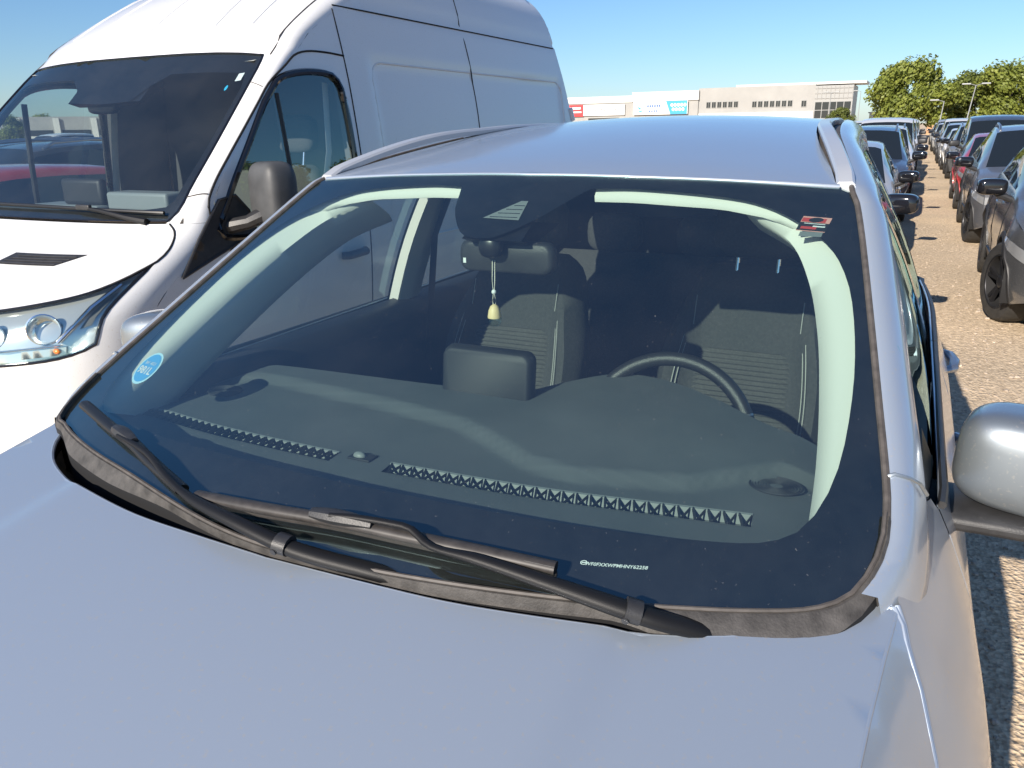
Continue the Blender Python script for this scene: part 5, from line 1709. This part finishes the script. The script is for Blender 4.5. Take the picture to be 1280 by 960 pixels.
for k in range(8):
    put_car(('tall', 'suv', 'hatch')[k % 3], ('white', 'white', 'silver')[k % 3], -3.1-2.9*(k % 2), 44+6.5*(k//2), ('white' if k % 3 < 2 else 'silver')+' car in the distant columns left of the lane', 'distant cars left of the lane')
put_car('hatch', 'red', -6.5, 2.3, 'bright red car seen through the windows of the white van', G3_)
left = [(-9.3, 4.6, 'suv', 'black'), (-12.3, 6.3, 'suv', 'navy'), (-15.2, 8.6, 'hatch', 'white'), (-18.1, 11.0, 'suv', 'slate'), (-21.0, 12.4, 'hatch', 'white'), (-24.0, 15.4, 'hatch', 'navy'), (-27.0, 17.0, 'suv', 'white'), (-30.0, 19.6, 'hatch', 'silver'),
        (-33, 21.4, 'suv', 'black'), (-36, 24.2, 'hatch', 'white'), (-40, 26.2, 'tall', 'white'), (-45, 30.5, 'suv', 'silver'), (-50, 33.0, 'tall', 'white'), (-12.3, 12.0, 'hatch', 'slate'), (-18.1, 16.5, 'suv', 'white'), (-27, 23.0, 'hatch', 'graphite'), (-36, 30, 'tall', 'silver')]
wd = {'black': 'black', 'navy': 'dark navy', 'white': 'white', 'slate': 'slate grey', 'silver': 'silver', 'graphite': 'graphite grey'}
for x, y, kd, cc_ in left:
    put_car(kd, cc_, x, y, wd[cc_]+' car seen far off through the windows of the white van', G3_)
# ------------------------------------------------------------------ trees
def leaf_mat(name, a, b_):
    m, nt, b = newmat(name)
    n = noise(nt, 1.1, 3); n2 = noise(nt, 9, 2)
    ad = N(nt, 'ShaderNodeMath', operation='MULTIPLY_ADD'); nt.links.new(n2.outputs[0], ad.inputs[0]); ad.inputs[1].default_value = .5
    nt.links.new(n.outputs[0], ad.inputs[2])
    r = ramp(nt, ad.outputs[0], .5, 1.0, c4(a), c4(b_))
    nt.links.new(r.outputs[0], b.inputs['Base Color'])
    b.inputs['Roughness'].default_value = .55
    tr = N(nt, 'ShaderNodeBsdfTranslucent'); nt.links.new(r.outputs[0], tr.inputs[0])
    mx = N(nt, 'ShaderNodeMixShader'); mx.inputs[0].default_value = .3
    nt.links.new(b.outputs[0], mx.inputs[1]); nt.links.new(tr.outputs[0], mx.inputs[2])
    nt.links.new(mx.outputs[0], nt.nodes['Material Output'].inputs[0])
    return m
M['leaf_a'] = leaf_mat('leaf_green', (0.10, 0.135, 0.022), (0.30, 0.33, 0.06))
M['leaf_b'] = leaf_mat('leaf_dark', (0.075, 0.105, 0.024), (0.21, 0.24, 0.05))
M['bark'] = mat('bark', (0.13, 0.10, 0.075), 0.9, var=.4, vscale=6)
def make_tree(seed, h, wdt, leafm, nleaf=6500, lo=.16):
    q = random.Random(seed)
    root = empty('tree', (0, 0, 0))
    tk = MB()
    tk.tube([(0, 0, 0), (.1*q.uniform(-1, 1), .1, h*.18), (.2*q.uniform(-1, 1), 0, h*.42), (.1, .1, h*.66)], [.28, .22, .16, .06], 9)
    clumps = []
    for k in range(40):
        a = q.uniform(0, 2*PI); t = q.uniform(0, 1)
        z = h*lerp(lo+.08, .93, t)
        rr = wdt*.5*math.sqrt(max(.05, 1-((z/h-.5)/.5)**2))*q.uniform(.45, .95)
        c = Vector((rr*math.cos(a), rr*math.sin(a), z))
        clumps.append((c, wdt*q.uniform(.10, .19)))
        if k < 12:
            b0 = Vector((0, 0, min(z*.6, h*.55)))
            tk.tube([b0, b0.lerp(c, .5)+Vector((0, 0, -.1*h*.3)), c], [.10, .06, .02], 6)
    pt_ = tk.build('trunk', M['bark'], root, smooth=60)
    cr = MB()
    for k in range(nleaf):
        c, r = clumps[q.randrange(len(clumps))]
        d = Vector((q.gauss(0, 1), q.gauss(0, 1), q.gauss(0, .8)))
        d = d.normalized()*r*q.uniform(.35, 1.12)
        p = c+d
        n = (d.normalized()*.8+Vector((q.uniform(-1, 1), q.uniform(-1, 1), q.uniform(-.3, 1)))).normalized()
        u = n.orthogonal().normalized(); v = n.cross(u)
        s = q.uniform(.12, .27)*h/8
        cr.add([p-u*s, p-v*s*.6, p+u*s, p+v*s*.6], [[0, 1, 2, 3]])
    cr.build('crown', leafm, root, smooth=0, recalc=False)
    return root
TREES = [make_tree(3, 8.6, 9.4, M['leaf_a'], 20000), make_tree(8, 7.8, 8.0, M['leaf_b'], 17000, .05), make_tree(21, 8.2, 9.4, M['leaf_a'], 20000, .05)]
used = [False]*3
def put_tree(i, x, y, s, rz, label, group='trees beyond the parking lot'):
    o = TREES[i] if not used[i] else copy_tree(TREES[i])
    used[i] = True
    o.location = (x, y, 0); o.rotation_euler = (0, 0, rz); o.scale = (s, s, s*.93)
    tag(o, label, 'tree', group)
put_tree(0, -.6, 108, 1.0, .3, 'largest round crowned tree at the far end of the lane')
put_tree(1, 6.3, 116, .98, 1.2, 'smaller darker tree beside the largest tree, behind the lamp posts')
put_tree(2, 9.6, 110, .98, 2.0, 'yellowish green tree behind the right row of cars')
for k in range(5):
    put_tree((0, 2, 1)[k % 3], 15.5+6.2*k, 107-9*k, .92+.05*(k % 3), k*1.3, 'green tree in the row running off to the right of the lane')
for k in range(7):
    put_tree((2, 1, 0)[k % 3], 44+3*(k % 2), 66-9.5*k, .95+.06*(k % 3), k*.9+.4, 'green tree along the right edge of the lot, seen in the van door window', 'trees along the right edge of the lot')
put_tree(2, -127, 80, .62, 1.0, 'lone dark tree at the left edge, behind the windscreen of the white van', 'trees beyond the white van')
put_tree(1, -11.5, 150, .55, .5, 'small tree beside the glazed end of the office building')
for k in range(6):
    put_tree((1, 0, 2)[k % 3], -306+17*k, 184+13*k, .95+.15*(k % 2), k, 'dark tree far off to the left beyond the white van', 'trees beyond the white van')

# ------------------------------------------------------------------ buildings
M['b_white'] = mat('render_white', (0.60, 0.59, 0.55), 0.8, var=.06, vscale=.3)
M['b_grey'] = mat('cladding_grey', (0.33, 0.325, 0.31), 0.75, var=.08, vscale=.25)
M['b_glass'] = mat('facade_glass', (0.02, 0.024, 0.028), 0.08, spec=.6)
M['b_frame'] = mat('facade_frame', (0.30, 0.30, 0.29), 0.5)
M['sign_red'] = mat('sign_red', (0.62, 0.03, 0.035), 0.5)
M['sign_white'] = mat('sign_white', (0.78, 0.77, 0.74), 0.5)
M['sign_blue'] = mat('sign_blue', (0.03, 0.30, 0.66), 0.5)
M['sign_navy'] = mat('sign_navy', (0.02, 0.10, 0.32), 0.5)
BO = (-40, 170, 0)
ob = empty('office_building', BO, label='long low white and grey office building with signs and a glazed corner', cat='building')
def bpart(mb, n, m, p=None, **kw):
    return mb.build(n, M[m], p or ob, BO, smooth=0, **kw)
# pixel column u of the photograph -> x on the facade plane y = 170
BX = lambda u: CAM_LOC.x+(170-CAM_LOC.y)*((u-640)/F_PX*math.cos(YAW)-math.sin(YAW)*1.05)/((u-640)/F_PX*math.sin(YAW)+math.cos(YAW)*1.05)
def bx(x0, x1, z0, z1, y0=170, dep=12):
    return MB().box(((x0+x1)/2, y0+dep/2, (z0+z1)/2), (x1-x0, dep, z1-z0))
xa, xb, xc, xd, xe = -72, -54.5, -40.6, -18.2, -11.4
bpart(bx(xa, xb, 0, 7.9), 'wall', 'b_grey')
bpart(bx(xa-.2, xb, 6.6, 7.95, 169.8, 12), 'parapet', 'b_white')
bpart(bx(xb, xc, 0, 8.4, 169.9), 'wall', 'b_grey')
bpart(bx(xb-.1, xc+.1, 6.7, 8.55, 169.6), 'parapet', 'b_white')
bpart(bx(xc, xd, 0, 8.9, 170.2), 'wall', 'b_grey')
bpart(bx(xc+7, xe+2, 8.9, 9.35, 172, 9), 'roof_rim', 'b_white')
bpart(bx(xc+.2, xd, 0, 4.05, 169.8, 1), 'plinth_wall', 'b_white')
gc = bpart(bx(xd, xe, 0, 8.6, 170, 11), 'glazed_corner', 'b_frame')
for i in range(5):
    for j in range(3):
        x0 = lerp(xd+.2, xe-.1, i/5); x1 = lerp(xd+.2, xe-.1, (i+1)/5)-.14
        bpart(MB().box(((x0+x1)/2, 169.97, 1.9+1.52*j), (x1-x0, .05, 1.38)), 'window', 'b_glass', gc)
lv = MB()
for i in range(9):
    lv.box((xd+.4+i*.78, 169.93, 7.3), (.10, .08, 2.3))
for j in range(3):
    lv.box(((xd+xe)/2, 169.90, 6.3+.9*j), (xe-xd, .06, .08))
bpart(lv, 'screen_slats', 'b_grey', gc)
def win_row(x0, x1, z0, z1, n):
    for i in range(n):
        a = lerp(x0, x1, i/n); c = lerp(x0, x1, (i+1)/n)-.22
        f = bpart(MB().box(((a+c)/2, 170.16, (z0+z1)/2), (c-a, .1, z1-z0)), 'window', 'b_frame')
        for t in (.27, .73):
            bpart(MB().box((lerp(a, c, t), 170.10, (z0+z1)/2), ((c-a)*.40, .05, (z1-z0)*.82)), 'pane', 'b_glass', f)
win_row(-39.0, -32.4, 5.0, 6.3, 6)
win_row(-29.9, -22.0, 4.9, 6.2, 7)
win_row(-20.6, -19.4, 4.8, 6.1, 1)
dk = MB().box((-70.2, 169.95, 3.0), (1.2, .1, 1.0)); bpart(dk, 'window', 'b_glass')
dk = MB().box((-61.0, 169.9, 3.35), (7.0, .1, .45)); bpart(dk, 'door_lintel', 'b_glass')
# signs on the facade
sg = empty('shop_sign', (-62.6, 169.75, 5), label='long white shop sign with a red block at its left end', cat='sign')
SO = (-62.6, 169.75, 5)
MB().box((-61.0, 169.70, 5.2), (9.6, .16, 2.2)).build('board', M['sign_white'], sg, SO, smooth=0)
MB().box((-67.4, 169.66, 5.2), (3.6, .16, 2.4)).build('red_block', M['sign_red'], sg, SO, smooth=0)
def flat_text(body, size, c, m, parent, so, name='lettering', bold=0.0):
    vs, fs = text_mesh(body, size, bold)
    mb = MB().add([Vector((c[0]+v.x, c[1], c[2]+v.y)) for v in vs], fs)
    return mb.build(name, m, parent, so, smooth=0, recalc=False)
tl_ = MB()
for a, b_, z in ((-69.0, -66.2, 5.7), (-68.6, -66.0, 4.9)):
    tl_.box(((a+b_)/2, 169.57, z), (b_-a, .02, .30 if z < 5.5 else .45))
tl_.build('sign_lettering', M['sign_white'], sg, SO, smooth=0)
tl_ = MB()
for k in range(11):
    tl_.box((-64.6+.64*k, 169.61, 5.15+.10*(k % 3)), (.42, .02, .14))
tl_.build('small_lettering', M['sign_red'], sg, SO, smooth=0)
s2 = empty('advert_sign', (-48.6, 169.5, 5), label='white and blue advertising sign with rows of white dots on the office facade', cat='sign')
S2 = (-48.6, 169.5, 5)
MB().box((-48.4, 169.45, 5.35), (11.6, .16, 2.6)).build('board', M['sign_white'], s2, S2, smooth=0)
MB().prism([(-47.2, 169.36, 6.65), (-46.2, 169.36, 4.05), (-42.7, 169.36, 4.05), (-42.7, 169.36, 6.65)], (0, .05, 0)).build('blue_field', M['sign_blue'], s2, S2, smooth=0)
dt = MB()
for j in range(2):
    for i in range(5-j):
        c = Vector((-45.9+.68*i+.3*j, 169.34, 5.85-.85*j))
        dt.add([c+Vector((.29*math.cos(2*PI*k/16), 0, .33*math.sin(2*PI*k/16))) for k in range(16)], [list(range(16))])
dt.build('white_dots', M['sign_white'], s2, S2, smooth=0, recalc=False)
mk_ = MB()
mk_.add([(-53.4, 169.35, 5.7), (-52.8, 169.35, 5.0), (-51.9, 169.35, 6.1), (-52.6, 169.35, 5.5)], [[0, 1, 2, 3]])
mk_.add([(-53.3, 169.35, 4.7), (-52.4, 169.35, 4.6), (-52.0, 169.35, 5.0), (-52.8, 169.35, 4.9)], [[0, 1, 2, 3]])
mk_.build('bird_mark', M['sign_blue'], s2, S2, smooth=0, recalc=False)
tl_ = MB()
for k in range(6):
    tl_.box((-51.0+.50*k, 169.35, 5.75), (.36, .02, .42))
for k in range(4):
    tl_.box((-50.6+.50*k, 169.35, 4.75), (.34, .02, .34))
tl_.build('sign_lettering', M['sign_navy'], s2, S2, smooth=0)
# low buildings and walls further off
def low_block(name, x0, x1, y, h, m, label, cat, dep=8):
    o = empty(name, ((x0+x1)/2, y+dep/2, 0), label=label, cat=cat)
    oo = ((x0+x1)/2, y+dep/2, 0)
    MB().box(((x0+x1)/2, y+dep/2, h/2), (x1-x0, dep, h)).build('wall', M[m], o, oo, smooth=0)
    MB().box(((x0+x1)/2, y+dep/2, h+.1), (x1-x0+.5, dep+.5, .2)).build('roof', M['b_grey'], o, oo, smooth=0)
    n = max(2, int((x1-x0)/3))
    for i in range(n):
        xx = lerp(x0, x1, (i+.5)/n)
        MB().box((xx, y-.02, h*.6), (1.1, .06, h*.3)).build('window', M['b_glass'], o, oo, smooth=0)
    return o
M['brick'] = mat('brick_wall', (0.42, 0.25, 0.14), 0.85, var=.2, vscale=2)
low_block('warehouse', -9.0, -1.5, 185, 3.6, 'b_white', 'small pale warehouse between the office building and the largest tree', 'warehouse')
low_block('brick_shed', 1.5, 9.5, 128, 2.3, 'brick', 'low orange brick shed behind the lane, under the trees', 'shed', 4)
wl = MB().box((20, 122, 1.0), (16, .3, 2.0))
tag(wl.build('garden_wall', M['b_white'], None, (0, 0, 0), smooth=0), 'pale garden wall behind the right row of cars', 'wall')
# pale hall seen through the van's windows
a_dir = Vector((-.80, .60, 0)).normalized(); nrm = Vector((a_dir.y, -a_dir.x, 0))
hb_c = CAM_LOC+a_dir*290
hb = empty('sports_hall', (hb_c.x, hb_c.y, 0), math.atan2(nrm.y, nrm.x), label='long pale hall with piers seen through the windows of the white van', cat='hall')
MB().box((0, 0, 3.6), (90, 20, 7.2)).build('wall', M['b_grey'], hb, smooth=0)
for k in range(9):
    MB().box((-40+10*k, -10.2, 3.4), (1.6, .8, 6.8)).build('pier', M['b_white'], hb, smooth=0)
    MB().box((-35+10*k, -10.05, 2.6), (7.6, .2, 1.6)).build('window', M['b_glass'], hb, smooth=0)
    MB().box((-35+10*k, -10.1, .9), (7.8, .3, 1.7)).build('panel', M['b_white'], hb, smooth=0)
# lamp posts
M['steel'] = mat('galvanised_steel', (0.30, 0.31, 0.31), 0.5, .3)
def lamp_post(x, y, h, double, lean, label):
    o = empty('street_lamp', (x, y, 0), label=label, cat='street lamp', group='street lamps around the lot')
    mb = MB().tube([(x, y, 0), (x+lean*.5, y, h*.5), (x+lean, y, h)], [.08, .06, .04], 8)
    mb.build('pole', M['steel'], o, (x, y, 0), smooth=60)
    for sgn in ((-1, 1) if double else (-1,)):
        MB().tube([(x+lean, y, h-.05), (x+lean+sgn*.5, y, h+.10)], .035, 6).build('arm', M['steel'], o, (x, y, 0), smooth=60)
        MB().box((x+lean+sgn*.85, y, h+.12), (.8, .28, .14)).build('lamp_head', M['steel'], o, (x, y, 0), smooth=0, bevel=.04)
lamp_post(-13.4, 150, 6.6, True, 0, 'double headed street lamp in front of the glazed office corner')
lamp_post(4.6, 95, 5.1, True, .55, 'leaning street lamp in front of the trees, right of the largest tree')
lamp_post(2.25, 92, 3.6, False, .25, 'short street lamp standing against the largest tree')
lamp_post(-9.8, 165, 7.2, False, 0, 'single arm street lamp just right of the glazed office corner')
